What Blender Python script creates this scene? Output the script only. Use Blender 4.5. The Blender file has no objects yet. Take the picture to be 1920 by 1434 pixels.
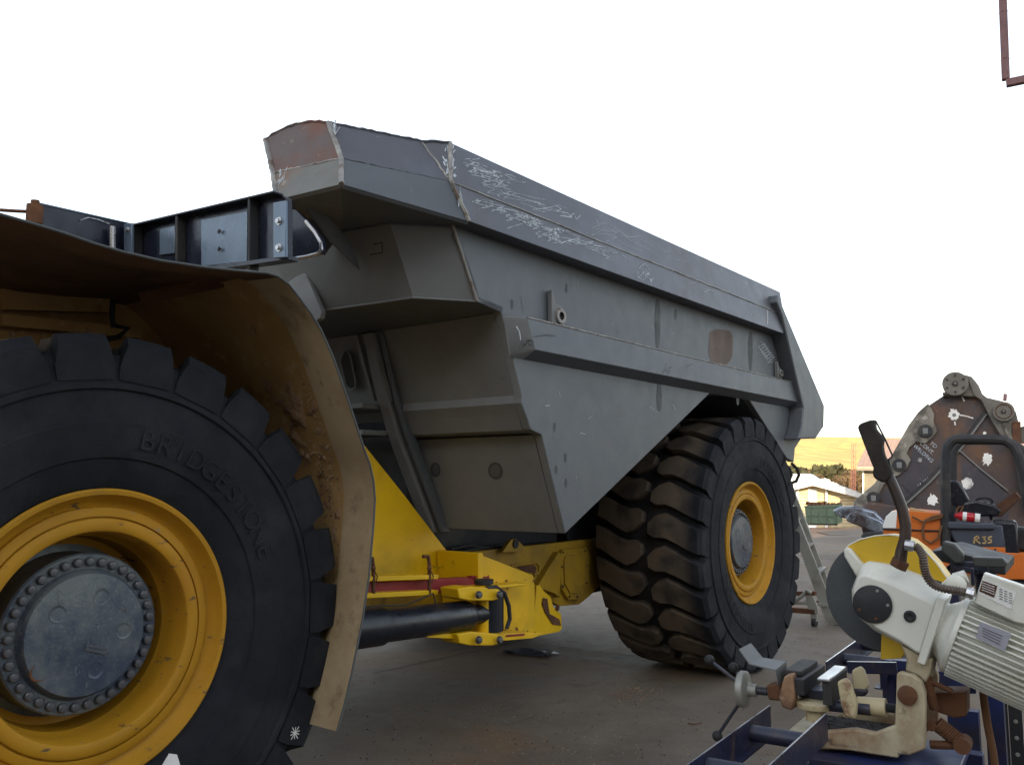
import bpy, bmesh, random
from math import *
from mathutils import Vector, Matrix, noise
random.seed(7)
V=Vector
S=bpy.context.scene; COL=S.collection
# ------------------------------------------------------------------ camera
F=1630.; TH=radians(6.5); CZ=1.5; CX,CY=960.,717.
CAM=V((0,0,CZ))
cd=bpy.data.cameras.new('camera'); cam=bpy.data.objects.new('camera',cd); COL.objects.link(cam)
cd.sensor_width=36; cd.lens=36*F/1920.; cd.clip_start=.05; cd.clip_end=6000
cam.location=CAM; cam.rotation_euler=(radians(90)+TH,0,0); S.camera=cam
def ray(px,py):
    u=(px-CX)/F; v=(CY-py)/F
    return V((u,cos(TH)-v*sin(TH),sin(TH)+v*cos(TH)))
class Frame:
    """a vertical-axis local frame on the yard: d = lengthwise, n = sideways (right of d)"""
    def __init__(s,az,o=(0,0)):
        a=radians(az); s.d=V((sin(a),cos(a),0)); s.n=V((cos(a),-sin(a),0)); s.o=V((o[0],o[1],0)); s.rz=-a
    def w(s,d,n,z): return s.o+s.d*d+s.n*n+V((0,0,z))
    def pl(s,px,py,P,N):
        r=ray(px,py); return CAM+r*((P-CAM).dot(N)/r.dot(N))
    def D(s,px,py,d): return s.pl(px,py,s.o+s.d*d,s.d)
    def N(s,px,py,n): return s.pl(px,py,s.o+s.n*n,s.n)
    def Z(s,px,py,z): return s.pl(px,py,V((0,0,z)),V((0,0,1)))
    def loc(s,p): q=p-s.o; return (q.dot(s.d),q.dot(s.n),p.z)
# ------------------------------------------------------------------ materials
MATS={}
def lk(t,a,b): t.links.new(a,b)
def mat(name,base,rough=.6,metal=0.,layers=(),bump=0.,bscale=30.,spec=.5,rvar=.12,bstretch=(1,1,1)):
    """layers: (colour, scale, lo, hi, stretch, opacity[, detail])"""
    m=bpy.data.materials.new(name); m.use_nodes=True; t=m.node_tree; N=t.nodes
    p=N['Principled BSDF']; tc=N.new('ShaderNodeTexCoord')
    def nz(scale,st=(1,1,1),det=6,off=0):
        mp=N.new('ShaderNodeMapping'); mp.inputs['Scale'].default_value=st; mp.inputs['Location'].default_value=(off,off*.7,off*.3)
        lk(t,tc.outputs['Object'],mp.inputs['Vector'])
        n=N.new('ShaderNodeTexNoise'); n.inputs['Scale'].default_value=scale; n.inputs['Detail'].default_value=det; n.inputs['Roughness'].default_value=.62
        lk(t,mp.outputs[0],n.inputs['Vector']); return n.outputs['Fac']
    def mix(fac,a,b):
        x=N.new('ShaderNodeMix'); x.data_type='RGBA'
        if hasattr(fac,'is_linked'): lk(t,fac,x.inputs['Factor'])
        else: x.inputs['Factor'].default_value=fac
        for v,i in ((a,6),(b,7)):
            if hasattr(v,'is_linked'): lk(t,v,x.inputs[i])
            else: x.inputs[i].default_value=(*v,1)
        return x.outputs[2]
    def rng(v,lo,hi,a,b):
        r=N.new('ShaderNodeMapRange'); lk(t,v,r.inputs[0])
        for i,q in enumerate((lo,hi,a,b)): r.inputs[i+1].default_value=q
        return r.outputs[0]
    c=mix(rng(nz(2.3,off=3.1),.3,.7,0,1),tuple(x*(.95 if 'steel' in name else .86) for x in base),tuple(min(1,x*(1.04 if 'steel' in name else 1.12)) for x in base))
    for i,l in enumerate(layers):
        col,sc,lo,hi,st,op=l[:6]; det=l[6] if len(l)>6 else 8
        c=mix(rng(nz(sc,st,det,off=5.3*i+1.7),lo,hi,0,op),c,col)
    lk(t,c,p.inputs['Base Color'])
    lk(t,rng(nz(9,off=9.),.3,.7,max(0,rough-rvar),min(1,rough+rvar)),p.inputs['Roughness'])
    p.inputs['Metallic'].default_value=metal
    p.inputs['Specular IOR Level'].default_value=spec
    if bump:
        b=N.new('ShaderNodeBump'); b.inputs['Strength'].default_value=bump; b.inputs['Distance'].default_value=.01
        lk(t,nz(bscale,bstretch,8,off=2.),b.inputs['Height']); lk(t,b.outputs[0],p.inputs['Normal'])
    MATS[name]=m; return m
U=(1,1,1)
steel=mat('bare steel plate',(.100,.113,.130),.5,.25,[((.120,.132,.146),.5,.42,.62,U,.6),((.076,.083,.097),.45,.5,.75,(1,1,.4),.4),((.14,.085,.06),1.9,.68,.78,(1,1,.5),.5),((.21,.23,.25),38,.66,.72,(1,1,.25),.35),((.05,.05,.055),14,.70,.76,(1,1,.3),.6),((.15,.11,.085),1.1,.64,.76,(1,1,.35),.35)],.12,60,.5,.05)
steel_top=mat('blued steel band',(.102,.108,.130),.45,.3,[((.085,.075,.08),1.5,.5,.68,(1,1,.6),.6),((.15,.165,.20),2.2,.5,.7,U,.6),((.30,.33,.37),30,.66,.72,(.3,.3,1),.4)],.12,60,.5,.05)
steel_warm=mat('dusty primer plate',(.170,.178,.184),.62,.1,[((.20,.203,.198),1.4,.45,.7,U,.6),((.135,.136,.13),1.1,.55,.72,U,.5),((.22,.14,.05),.9,.60,.75,U,.7),((.09,.088,.08),9,.66,.72,U,.4)],.1,60)
heat=mat('rust tinted plate',(.17,.075,.05),.6,.1,[((.12,.10,.10),3.2,.44,.6,U,.9),((.30,.28,.22),8,.62,.68,U,.5)],.15,50)
heat_lo=mat('ground off primer plate',(.155,.155,.142),.55,.1,[((.23,.11,.05),3.,.55,.68,U,.7),((.40,.40,.36),6,.62,.68,U,.6)],.15,50)
weld=mat('weld seam',(.26,.25,.24),.5,.4,[((.45,.44,.40),9,.5,.6,U,.8),((.12,.07,.04),14,.55,.62,U,.7)],.5,160)
chalk=mat('white chalk line',(.56,.62,.68),.9,0,[((.17,.18,.20),40,.50,.58,U,.85)])
blackmark=mat('black for marks and hole shade',(.012,.012,.014),.7)  # marker strokes; also paints the dark inside of holes
darkpaint=mat('stained paint streak',(.05,.06,.068),.6)
brownpatch=mat('brown primer patch',(.12,.085,.07),.7)
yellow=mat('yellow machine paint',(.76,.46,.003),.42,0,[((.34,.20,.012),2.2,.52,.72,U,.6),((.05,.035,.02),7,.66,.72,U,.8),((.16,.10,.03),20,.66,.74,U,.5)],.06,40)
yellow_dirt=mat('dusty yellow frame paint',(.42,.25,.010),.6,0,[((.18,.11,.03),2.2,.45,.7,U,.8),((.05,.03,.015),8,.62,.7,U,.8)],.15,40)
rimpaint=mat('amber wheel paint',(.43,.215,.010),.62,0,[((.36,.16,.01),2.5,.45,.7,U,.7),((.09,.06,.035),13,.63,.67,(1,1,2.5),.9),((.22,.19,.14),9,.65,.70,U,.7),((.20,.12,.03),4,.55,.7,U,.5)],.12,50,.3)
hubm=mat('scuffed grey blue hub paint',(.05,.068,.105),.42,.3,[((.14,.16,.165),4.,.43,.58,(3,1,.8),.9),((.26,.27,.25),30,.60,.68,(1,6,2),.6),((.05,.04,.03),9,.64,.7,U,.7)],.2,70)
boltm=mat('dull bolt steel',(.10,.105,.12),.45,.5,[((.24,.23,.21),16,.5,.65,U,.8)],.1,80)
blacksteel=mat('gloss black steel',(.014,.018,.034),.22,.2,[((.03,.03,.045),2.,.5,.8,U,.6)],.05,40)
darkgrey=mat('dark grey steel',(.022,.023,.027),.65,.1,[((.07,.06,.05),4,.5,.7,U,.6)],.1,40)
bluepanel=mat('satin dark blue panel',(.13,.18,.25),.30,.3,[((.06,.08,.11),3,.5,.8,U,.6)],.03,40)
tan=mat('dusty tan fender paint',(.42,.325,.20),.8,0,[((.28,.19,.09),2.2,.46,.66,U,.7),((.15,.11,.07),7,.57,.70,U,.7),((.40,.32,.2),12,.6,.72,(1,1,.25),.5),((.05,.05,.045),18,.66,.72,(1,1,.3),.6)],.3,45)
fendin=mat('ochre fender inner paint',(.42,.26,.10),.8,0,[((.28,.15,.05),1.5,.45,.7,U,.7),((.10,.06,.03),5,.62,.74,U,.7),((.50,.36,.2),16,.55,.68,U,.6)],.2,45)
under_m=mat('shaded dirty underside paint',(.16,.085,.04),.85,0,[((.07,.04,.025),2.5,.45,.65,U,.8)],.3,40)  # upper fender underside: its shade is put into this brown, with dirt
fendedge=mat('grey fender edge',(.09,.10,.10),.5,.3)
mud=mat('dried mud',(.36,.24,.14),.95,0,[((.22,.10,.06),3,.45,.65,U,.8),((.32,.22,.14),14,.55,.7,U,.7)],.7,60)
redp=mat('red painted bar',(.26,.012,.016),.5,0,[((.10,.01,.012),5,.5,.72,U,.7)],.08,40)
cylm=mat('oily black cylinder',(.010,.013,.022),.33,.1,[((.06,.06,.055),3,.64,.75,(1,1,1),.6)],.06,40)
rust=mat('rusty steel',(.13,.055,.025),.85,.1,[((.06,.03,.02),5,.45,.65,U,.8),((.22,.10,.04),11,.58,.7,U,.7)],.4,60)
galv=mat('aluminium ladder',(.36,.36,.33),.5,.4,[((.2,.2,.17),6,.5,.7,U,.7)],.1,60)
silver=mat('bright plated steel',(.5,.5,.52),.3,.8)
cream=mat('cream machine enamel',(.72,.72,.65),.45,0,[((.52,.50,.41),4,.5,.7,U,.7),((.28,.14,.06),7,.66,.72,U,.8),((.10,.07,.05),22,.68,.72,U,.8)],.08,60)
creamdirty=mat('rust stained cream casting',(.50,.44,.30),.6,0,[((.24,.13,.065),5,.44,.60,(1,1,.5),.9),((.05,.035,.025),10,.58,.66,U,.8)],.2,60)
ivory=mat('cream vice casting',(.52,.44,.27),.55,0,[((.20,.10,.05),9,.56,.64,U,.9)],.15,60)
sawyel=mat('yellow guard enamel',(.66,.42,.02),.45,0,[((.42,.27,.03),4,.5,.72,U,.5),((.1,.07,.03),18,.68,.72,U,.8)],.05,60)
disc=mat('grey abrasive disc',(.075,.082,.088),.85,0,[((.05,.055,.06),3,.45,.7,U,.7)],.5,300)
navy=mat('navy rail paint',(.020,.024,.060),.35,.2,[((.07,.05,.05),5,.5,.7,U,.6),((.16,.09,.05),12,.62,.7,(1,1,.3),.7)],.1,60)
roller=mat('dull steel roller',(.045,.05,.075),.45,.5,[((.11,.08,.07),7,.5,.68,(1,1,1),.8)],.1,60)
bluep=mat('blue stand paint',(.010,.024,.12),.5,0,[((.02,.018,.025),2.5,.42,.6,U,.85),((.10,.05,.04),8,.62,.7,U,.8)],.08,50)
swarf=mat('dark swarf',(.03,.024,.022),.8,.2,[((.10,.08,.07),60,.6,.7,U,.8)],.8,200)
orange=mat('faded orange paint',(.62,.15,.015),.5,0,[((.42,.12,.03),3,.5,.7,U,.7),((.10,.05,.03),9,.64,.72,U,.8)],.08,20)
flblue=mat('slate blue forklift panel',(.05,.06,.085),.5,.1,[((.12,.09,.07),2,.55,.75,U,.6)],.1,20)
whitep=mat('white patch paint',(.78,.78,.76),.6,0,[((.5,.35,.25),4,.6,.7,U,.6)],0)
seatm=mat('black vinyl',(.012,.013,.02),.25)
bucketm=mat('worn rusty bucket plate',(.088,.056,.045),.62,.2,[((.055,.048,.056),1.6,.44,.58,U,.9),((.17,.08,.035),1.1,.58,.70,U,.8),((.26,.22,.18),8,.64,.70,U,.6)],.3,8)
bucketgrey=mat('dusty grey casting',(.155,.145,.13),.75,.1,[((.10,.085,.075),1.4,.45,.65,U,.8)],.4,9)
bucketedge=mat('worn pale edge plate',(.22,.205,.175),.7,.2,[((.07,.062,.055),3.5,.45,.6,U,.9),((.38,.36,.32),7,.58,.66,U,.8)],.4,9)
toothm=mat('polished tooth steel',(.26,.30,.36),.28,.7,[((.08,.06,.06),2.4,.52,.62,U,.9)],.2,9)
greenp=mat('faded green skip paint',(.05,.085,.058),.65,0,[((.085,.12,.09),1.2,.5,.7,U,.6),((.10,.06,.04),4,.62,.7,(1,1,.4),.7)],.1,8)
wallcream=mat('cream clad wall',(.66,.56,.37),.8,0,[((.5,.42,.27),1,.5,.7,U,.5)],0)
whiteroof=mat('white sheet roof',(.72,.73,.74),.5)
greyroof=mat('pale grey sheet roof',(.5,.56,.62),.45)
pinkroof=mat('dusty pink tin roof',(.34,.24,.21),.6,0,[((.36,.25,.21),.6,.4,.7,(1,1,1),.8)],0)
beige=mat('beige house wall',(.20,.185,.15),.85,0,[((.17,.16,.13),.8,.4,.7,U,.7)],0)
redsteel=mat('red lead steel lattice',(.42,.15,.09),.6)
timber=mat('raw timber',(.50,.36,.17),.7,0,[((.34,.22,.09),2,.45,.65,(1,1,14),.8)],.1,40)
extred=mat('extinguisher red',(.45,.01,.02),.25)
hang=mat('pinkish primed tube',(.26,.13,.13),.6,0,[((.08,.05,.05),10,.5,.7,U,.6)],.1,60)
hosem=mat('rust brown hose',(.15,.07,.03),.8)
rubber=mat('black rubber',(.02,.02,.022),.7)
def two(n,a,b,sc): return mat(n,a,.9,0,[(b,sc,.4,.65,U,.9)],0)
leafA=two('dark olive foliage',(.040,.042,.020),(.075,.07,.032),.9)
leafB=two('grey brown scrub foliage',(.13,.085,.05),(.075,.055,.03),.9)
bark=mat('bark',(.10,.07,.05),.9)
# ground
ground_m=mat('worn yard concrete',(.165,.135,.105),.85,0,[((.18,.158,.135),.55,.45,.68,U,.7),((.085,.064,.048),.35,.5,.66,U,.8),((.19,.11,.05),.6,.50,.68,U,.75),((.075,.062,.052),3.5,.60,.70,U,.6),((.27,.25,.23),16,.66,.72,U,.35),((.035,.03,.027),34,.69,.72,U,.7)],.2,40,.3)
dirt_m=mat('red brown dirt',(.28,.15,.085),.9,0,[((.22,.12,.07),.4,.4,.65,U,.8),((.36,.27,.2),.2,.5,.7,(1,.4,1),.7)],.3,8)
hill_m=mat('sunlit dry grass hillside',(.60,.46,.13),.95,0,[((.50,.36,.11),.012,.45,.65,(1,.5,2),.8),((.22,.19,.07),.22,.58,.64,(1,.07,1),.85,4),((.42,.28,.09),.05,.52,.62,(1,.08,1),.7,5),((.34,.26,.1),.5,.56,.64,(1,.07,1),.6,3)],0)
# tyre rubber: brown dust only on the rubbing faces of the lugs
def tyremat():
    m=mat('dusty tyre rubber',(.011,.013,.018),.78,0,[((.03,.031,.036),3,.5,.7,U,.8),((.008,.008,.010),9,.55,.7,U,.6)],.25,90,.25)
    t=m.node_tree; N=t.nodes; p=N['Principled BSDF']; src=p.inputs['Base Color'].links[0].from_socket
    tc=N.new('ShaderNodeTexCoord'); sp=N.new('ShaderNodeSeparateXYZ'); lk(t,tc.outputs['Object'],sp.inputs[0])
    cb=N.new('ShaderNodeCombineXYZ'); lk(t,sp.outputs[1],cb.inputs[1]); lk(t,sp.outputs[2],cb.inputs[2])
    ln=N.new('ShaderNodeVectorMath'); ln.operation='LENGTH'; lk(t,cb.outputs[0],ln.inputs[0])
    r=N.new('ShaderNodeMapRange'); lk(t,ln.outputs['Value'],r.inputs[0]); r.inputs[1].default_value=.94; r.inputs[2].default_value=.985
    rx=N.new('ShaderNodeMapRange'); lk(t,sp.outputs[0],rx.inputs[0]); rx.inputs[1].default_value=-.03; rx.inputs[2].default_value=-.16
    n=N.new('ShaderNodeTexNoise'); n.inputs['Scale'].default_value=5; n.inputs['Detail'].default_value=8; lk(t,tc.outputs['Object'],n.inputs['Vector'])
    rn=N.new('ShaderNodeMapRange'); lk(t,n.outputs['Fac'],rn.inputs[0]); rn.inputs[1].default_value=.36; rn.inputs[2].default_value=.54; rn.inputs[3].default_value=.35
    a=N.new('ShaderNodeMath'); a.operation='MULTIPLY'; lk(t,r.outputs[0],a.inputs[0]); lk(t,rn.outputs[0],a.inputs[1])
    b=N.new('ShaderNodeMath'); b.operation='MULTIPLY'; lk(t,a.outputs[0],b.inputs[0]); lk(t,rx.outputs[0],b.inputs[1])
    mx=N.new('ShaderNodeMix'); mx.data_type='RGBA'; lk(t,b.outputs[0],mx.inputs['Factor']); lk(t,src,mx.inputs[6]); mx.inputs[7].default_value=(.118,.092,.068,1)
    lk(t,mx.outputs[2],p.inputs['Base Color']); return m
tyre_m=tyremat()
# ------------------------------------------------------------------ mesh builder
class MB:
    def __init__(s): s.v=[]; s.f=[]; s.mi=[]; s.m=[]
    def _m(s,m):
        if m not in s.m: s.m.append(m)
        return s.m.index(m)
    def add(s,vs,fs,m):
        o=len(s.v); s.v+= [V(x) for x in vs]; i=s._m(m)
        for f in fs: s.f.append(tuple(o+k for k in f)); s.mi.append(i)
    def prism(s,pts,ext,m,m2=None):
        """polygon pts extruded by vector (or callable) ext"""
        n=len(pts); q=[p+ext for p in pts]
        s.add(list(pts)+q,[tuple(range(n))],m); s.f.pop(); s.mi.pop()
        o=len(s.v)-2*n; i=s._m(m); j=s._m(m2) if m2 else i
        s.f.append(tuple(o+k for k in range(n))); s.mi.append(i)
        s.f.append(tuple(o+n+k for k in reversed(range(n)))); s.mi.append(j)
        for k in range(n):
            s.f.append((o+k,o+n+k,o+n+(k+1)%n,o+(k+1)%n)); s.mi.append(j)
    def loft(s,A,B,m,caps=True,capm=None):
        n=len(A); fs=[(k,(k+1)%n,n+(k+1)%n,n+k) for k in range(n)]
        s.add(list(A)+list(B),fs,m)
        if caps:
            s.add(A,[tuple(reversed(range(n)))],capm or m); s.add(B,[tuple(range(n))],capm or m)
    def box(s,c,ax,m):
        """c centre, ax three half vectors"""
        a,b,d=[V(x) for x in ax]; c=V(c)
        vs=[c+a*i+b*j+d*k for i in(-1,1) for j in(-1,1) for k in(-1,1)]
        s.add(vs,[(0,1,3,2),(4,6,7,5),(0,4,5,1),(2,3,7,6),(0,2,6,4),(1,5,7,3)],m)
    def beam(s,p,q,w,h,m,up=V((0,0,1))):
        p,q=V(p),V(q); a=(q-p)/2; t=a.normalized(); b=t.cross(up)
        if b.length<.01: b=t.cross(V((1,0,0)))
        b.normalize(); c=b.cross(t).normalized(); s.box((p+q)/2,(a,b*w/2,c*h/2),m)
    def tube(s,pts,r,m,seg=10,caps=True,closed=False):
        pts=[V(p) for p in pts]; n=len(pts); rs=r if isinstance(r,(list,tuple)) else [r]*n
        t=(pts[1]-pts[0]).normalized(); b=t.cross(V((0,0,1)))
        if b.length<.05: b=t.cross(V((1,0,0)))
        b.normalize(); vs=[];
        for i,p in enumerate(pts):
            a=pts[(i+1)%n] if (closed or i<n-1) else pts[i]; c=pts[i-1] if (closed or i>0) else pts[i]
            t=(a-c).normalized(); b=(b-t*b.dot(t)).normalized(); u=t.cross(b)
            for k in range(seg):
                th=2*pi*k/seg; vs.append(p+(b*cos(th)+u*sin(th))*rs[i])
        fs=[]
        for i in range(n if closed else n-1):
            j=(i+1)%n
            for k in range(seg): fs.append((i*seg+k,i*seg+(k+1)%seg,j*seg+(k+1)%seg,j*seg+k))
        if caps and not closed: fs+= [tuple(reversed(range(seg))),tuple((n-1)*seg+k for k in range(seg))]
        s.add(vs,fs,m)
    def lathe(s,prof,o,ax,m,seg=48,mats=None,caps=False):
        """prof: (r, x along axis)"""
        ax=V(ax).normalized(); b=ax.cross(V((0,0,1)))
        if b.length<.05: b=ax.cross(V((1,0,0)))
        b.normalize(); u=ax.cross(b); o=V(o); vs=[]
        for r,x in prof:
            for k in range(seg):
                th=2*pi*k/seg; vs.append(o+ax*x+(b*cos(th)+u*sin(th))*r)
        for i in range(len(prof)-1):
            fs=[(k,(k+1)%seg,seg+(k+1)%seg,seg+k) for k in range(seg)]
            s.add(vs[i*seg:(i+2)*seg],fs,mats[i] if mats else m)
        if caps:
            s.add(vs[:seg],[tuple(reversed(range(seg)))],m); s.add(vs[-seg:],[tuple(range(seg))],m)
    def cyl(s,p,q,r,m,seg=20,r2=None):
        s.tube([p,q],[r,r2 if r2 is not None else r],m,seg)
    def sphere(s,c,r,m,seg=12,sc=(1,1,1)):
        vs=[];c=V(c)
        for i in range(seg//2+1):
            ph=pi*i/(seg//2)
            for k in range(seg):
                th=2*pi*k/seg; vs.append(c+V((r*sc[0]*sin(ph)*cos(th),r*sc[1]*sin(ph)*sin(th),r*sc[2]*cos(ph))))
        s.add(vs,[(i*seg+k,(i+1)*seg+k,(i+1)*seg+(k+1)%seg,i*seg+(k+1)%seg) for i in range(seg//2) for k in range(seg)],m)
    def ribbon(s,pts,w,nrm,m,lift=.002,th=.0015):
        """thin paint/chalk stroke lying on a surface"""
        nrm=V(nrm).normalized()
        for a,b in zip(pts,pts[1:]):
            t=(b-a); 
            if t.length<1e-5: continue
            sd=t.normalized().cross(nrm)*w/2; l=nrm*lift
            s.add([a+sd+l,b+sd+l,b-sd+l,a-sd+l],[(0,1,2,3)],m)
    def build(s,name,parent=None,bevel=0,angle=35,rootloc=None):
        me=bpy.data.meshes.new(name)
        off=V((0,0,0)) if parent is None else ROOT(parent)
        if rootloc is not None: off=V(rootloc)
        me.from_pydata([tuple(v-off) for v in s.v],[],s.f)
        for m in s.m: me.materials.append(m)
        me.polygons.foreach_set('material_index',s.mi)
        bm=bmesh.new(); bm.from_mesh(me)
        bmesh.ops.remove_doubles(bm,verts=bm.verts,dist=1e-5)
        bmesh.ops.recalc_face_normals(bm,faces=bm.faces); bm.to_mesh(me); bm.free()
        me.polygons.foreach_set('use_smooth',[True]*len(me.polygons)); me.set_sharp_from_angle(angle=radians(angle))
        o=bpy.data.objects.new(name,me); COL.objects.link(o)
        if parent is not None: o.parent=parent
        elif rootloc is not None: o.location=off
        if bevel:
            b=o.modifiers.new('bevel','BEVEL'); b.width=bevel; b.segments=2; b.limit_method='ANGLE'; b.angle_limit=radians(40); b.harden_normals=False
        return o
def ROOT(o):
    """world location of the thing at the top of the tree (children keep identity transforms)"""
    while o.parent is not None: o=o.parent
    return o.location.copy()
def tag(o,label,cat,group=None,kind=None):
    if label: o['label']=label
    if cat: o['category']=cat
    if group: o['group']=group
    if kind: o['kind']=kind
    return o
def thing(name,label,cat,loc=(0,0,0),group=None):
    o=bpy.data.objects.new(name,None); COL.objects.link(o); o.location=loc; o.empty_display_size=.3
    return tag(o,label,cat,group)
def struct(o): o['kind']='structure'; return o
def text(body,size,M,m,name,parent,depth=.002):
    c=bpy.data.curves.new(name,'FONT'); c.body=body; c.size=size; c.extrude=depth; c.align_x='CENTER'; c.align_y='CENTER'
    o=bpy.data.objects.new('t',c); COL.objects.link(o); dg=bpy.context.evaluated_depsgraph_get(); dg.update()
    me=bpy.data.meshes.new_from_object(o.evaluated_get(dg)); bpy.data.objects.remove(o)
    vs=[M@v.co for v in me.vertices]; fs=[tuple(p.vertices) for p in me.polygons]
    return vs,fs

# ================================================================== TRUCK
T=Frame(38.1,(1.8666,6.86))
HZ=1.0
truck=thing('dump_truck','big grey and yellow articulated dump truck under repair, bare steel tipping body and huge tyres','dump truck',T.w(0,-1.6,0))
X_,Y_,Z_=T.d,T.n,V((0,0,1))
# ---- wheels ------------------------------------------------------
NL=26; W=.81
def tyre_mesh():
    mb=MB()
    half=[(.462,-.05),(.48,-.012),(.53,.012),(.575,.022),(.58,.030),(.60,.034),(.66,.044),(.695,.046),(.70,.040),(.75,.040),(.79,.034),(.80,.034),(.806,.043),(.822,.043),(.830,.030),(.842,.028),(.875,.026),(.900,.020),(.922,.004),(.938,-.03),(.942,-.13),(.944,-.26),(.945,-.40)]
    prof=half+[(r,-W-x) for r,x in reversed(half[:-1])]
    mb.lathe(prof,(0,0,0),(1,0,0),tyre_m,seg=156)
    # lug footprint: axial position a (0 = outer shoulder) -> lower / upper angle in pitch units
    rows=[(-.034,-.64,.08,.838,.850),(-.036,-.64,.07,.885,.955),(-.012,-.62,.06,.90,.988),(.05,-.53,.15,.925,.992),(.17,-.29,.42,.925,.997),(.25,-.17,.555,.925,1.0),(.325,-.19,.46,.925,1.0),(.378,-.08,.24,.925,1.0)]
    pit=2*pi/NL
    def P(a,ph,r,row):
        x=-a; p=ph
        if row: x=-(W-a); p=-ph+.50
        th=p*pit
        return lambda k:(x,r*sin(th+k*pit),r*cos(th+k*pit))
    for row in (0,1):
        secs=[]
        for i,(a,lo,hi,rb,rt) in enumerate(rows):
            w=.10 if i<4 else .065
            if i==0: a2=.022-.05
            m1=lo+(hi-lo)/3; m2=lo+2*(hi-lo)/3
            aa=a
            secs.append([P(aa,lo-w,rb,row),P(aa,lo,rt,row),P(aa,m1,rt,row),P(aa,m2,rt,row),P(aa,hi,rt,row),P(aa,hi+w,rb,row)])
        # tip closing section at the tread centre
        a=.396; secs.append([P(a,-.06,.925,row),P(a,.03,.93,row),P(a,.06,.93,row),P(a,.10,.93,row),P(a,.15,.93,row),P(a,.2,.925,row)])
        for k in range(NL):
            vs=[f(k) for s in secs for f in s]; n=6
            fs=[(i*n+j,i*n+j+1,(i+1)*n+j+1,(i+1)*n+j) for i in range(len(secs)-1) for j in range(n-1)]
            fs.append(tuple(range(n)))
            mb.add(vs,fs,tyre_m)
    # moulded wear pips and raised maker's lettering on the sidewall
    for k in range(0,NL):
        for dx in (.05,.12):
            th=(k-.2)*pit+dx*.4
            for rr in (1.0,):
                p=V((-dx*.6,.985*sin(th),.985*cos(th))); q=V((-dx*.6,1.012*sin(th+.004),1.012*cos(th+.004)))
                mb.cyl(p,q,.0012,tyre_m,4)
    for word,c0 in (('BRIDGESTONE',radians(42)),('BRIDGESTONE',radians(222))):
        for i,ch in enumerate(word):
            th=c0+(i-5)*radians(5.8)
            M=Matrix(((0,0,1,.047),(cos(th),sin(th),0,.645*sin(th)),(-sin(th),cos(th),0,.645*cos(th)),(0,0,0,1)))
            vs,fs=text(ch,.10,M,tyre_m,'l',None,.0006); mb.add([V(v) for v in vs],fs,tyre_m)
    return mb
def rim_mesh():
    mb=MB()
    prof=[(.462,-.07),(.474,-.03),(.478,-.004),(.470,.004),(.458,.002),(.450,-.012),(.437,-.040),(.425,-.050),(.419,-.052),(.416,-.040),(.409,-.036),(.386,-.036),(.384,-.046),(.381,-.046),(.379,-.034),(.372,-.030),(.346,-.030),(.338,-.034),(.333,-.045),(.331,-.13),(.326,-.16),(.318,-.17),(.31,-.26),(.24,-.28),(.20,-.28)]
    mb.lathe(prof,(0,0,0),(1,0,0),rimpaint,seg=128)
    for th in (2.2,): # valve notch on the lock ring
        p=V((-.034,.40*sin(th),.40*cos(th)))
    return mb
def hub_mesh():
    mb=MB()
    prof=[(.30,-.27),(.262,-.262),(.262,-.118),(.256,-.112),(.212,-.112),(.206,-.104),(.203,-.088),(.196,-.078),(.10,-.074),(.0001,-.073)]
    mb.lathe(prof,(0,0,0),(1,0,0),hubm,seg=96)
    for k in range(5):
        th=radians(20+72*k); c=V((-.0765,.125*sin(th),.125*cos(th)))
        if k==3: c=V((-.08,.175*sin(th),.175*cos(th)))
        mb.lathe([(.030,.0),(.028,.003),(.021,.002),(.016,-.001),(.0001,-.0012)],c,(1,0,0),hubm if k!=3 else rust,seg=20)
    mb.box((-.0735,.03,-.05),((.003,0,0),(0,.035,-.012),(0,.004,.012)),hubm)
    mb.box((-.0715,.03,-.043),((.003,0,0),(0,.036,-.012),(0,.0012,.003)),boltm)
    mb.box((-.0715,.028,-.057),((.003,0,0),(0,.036,-.012),(0,.0012,.003)),boltm)
    return mb
def bolt_mesh():
    mb=MB(); mb.lathe([(.0155,-.022),(.0155,-.004),(.012,.0),(.0001,.001)],(0,0,0),(1,0,0),boltm,seg=14); return mb
def place(me_name,mb,bev=0,angle=32):
    o=mb.build(me_name,bevel=bev,angle=angle); return o
def wheel(name,center,az,protos=None):
    w=bpy.data.objects.new(name,None); COL.objects.link(w); w.parent=truck
    w.location=center-truck.location; w.rotation_euler=(0,0,-radians(az))
    if protos is None:
        ty=place('tyre',tyre_mesh(),angle=28); rm=place('rim',rim_mesh()); hb=place('hub',hub_mesh()); bo=place('wheel_bolt',bolt_mesh())
        protos=[ty,rm,hb,bo]
    else: protos=[p.copy() for p in protos]; [COL.objects.link(p) for p in protos]
    for p in protos: p.parent=w; p.location=(0,0,0)
    bo=protos[3]
    for k in range(36):
        th=2*pi*k/36+.05; b=bo if k==0 else bo.copy()
        if k: COL.objects.link(b); b.parent=w
        b.location=(-.095,.234*sin(th),.234*cos(th))
    return w,protos
fwc=T.N(185,1185,-.077); fwc.z=HZ
rwc=T.w(0,0,HZ+.03)
w1,protos=wheel('wheel',rwc,38.1)
w2,_=wheel('wheel',fwc,38.1,protos); w2['label']='front wheel with yellow rim and bolted hub'; w1['label']='rear wheel behind the dump body arch'
w1.scale=(.985,)*3; w2.rotation_euler=(radians(0),0,-radians(38.1))
tyre2=[c for c in w2.children if c.name.startswith('tyre')][0]; tyre2.rotation_euler=(radians(3),0,0)
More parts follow.
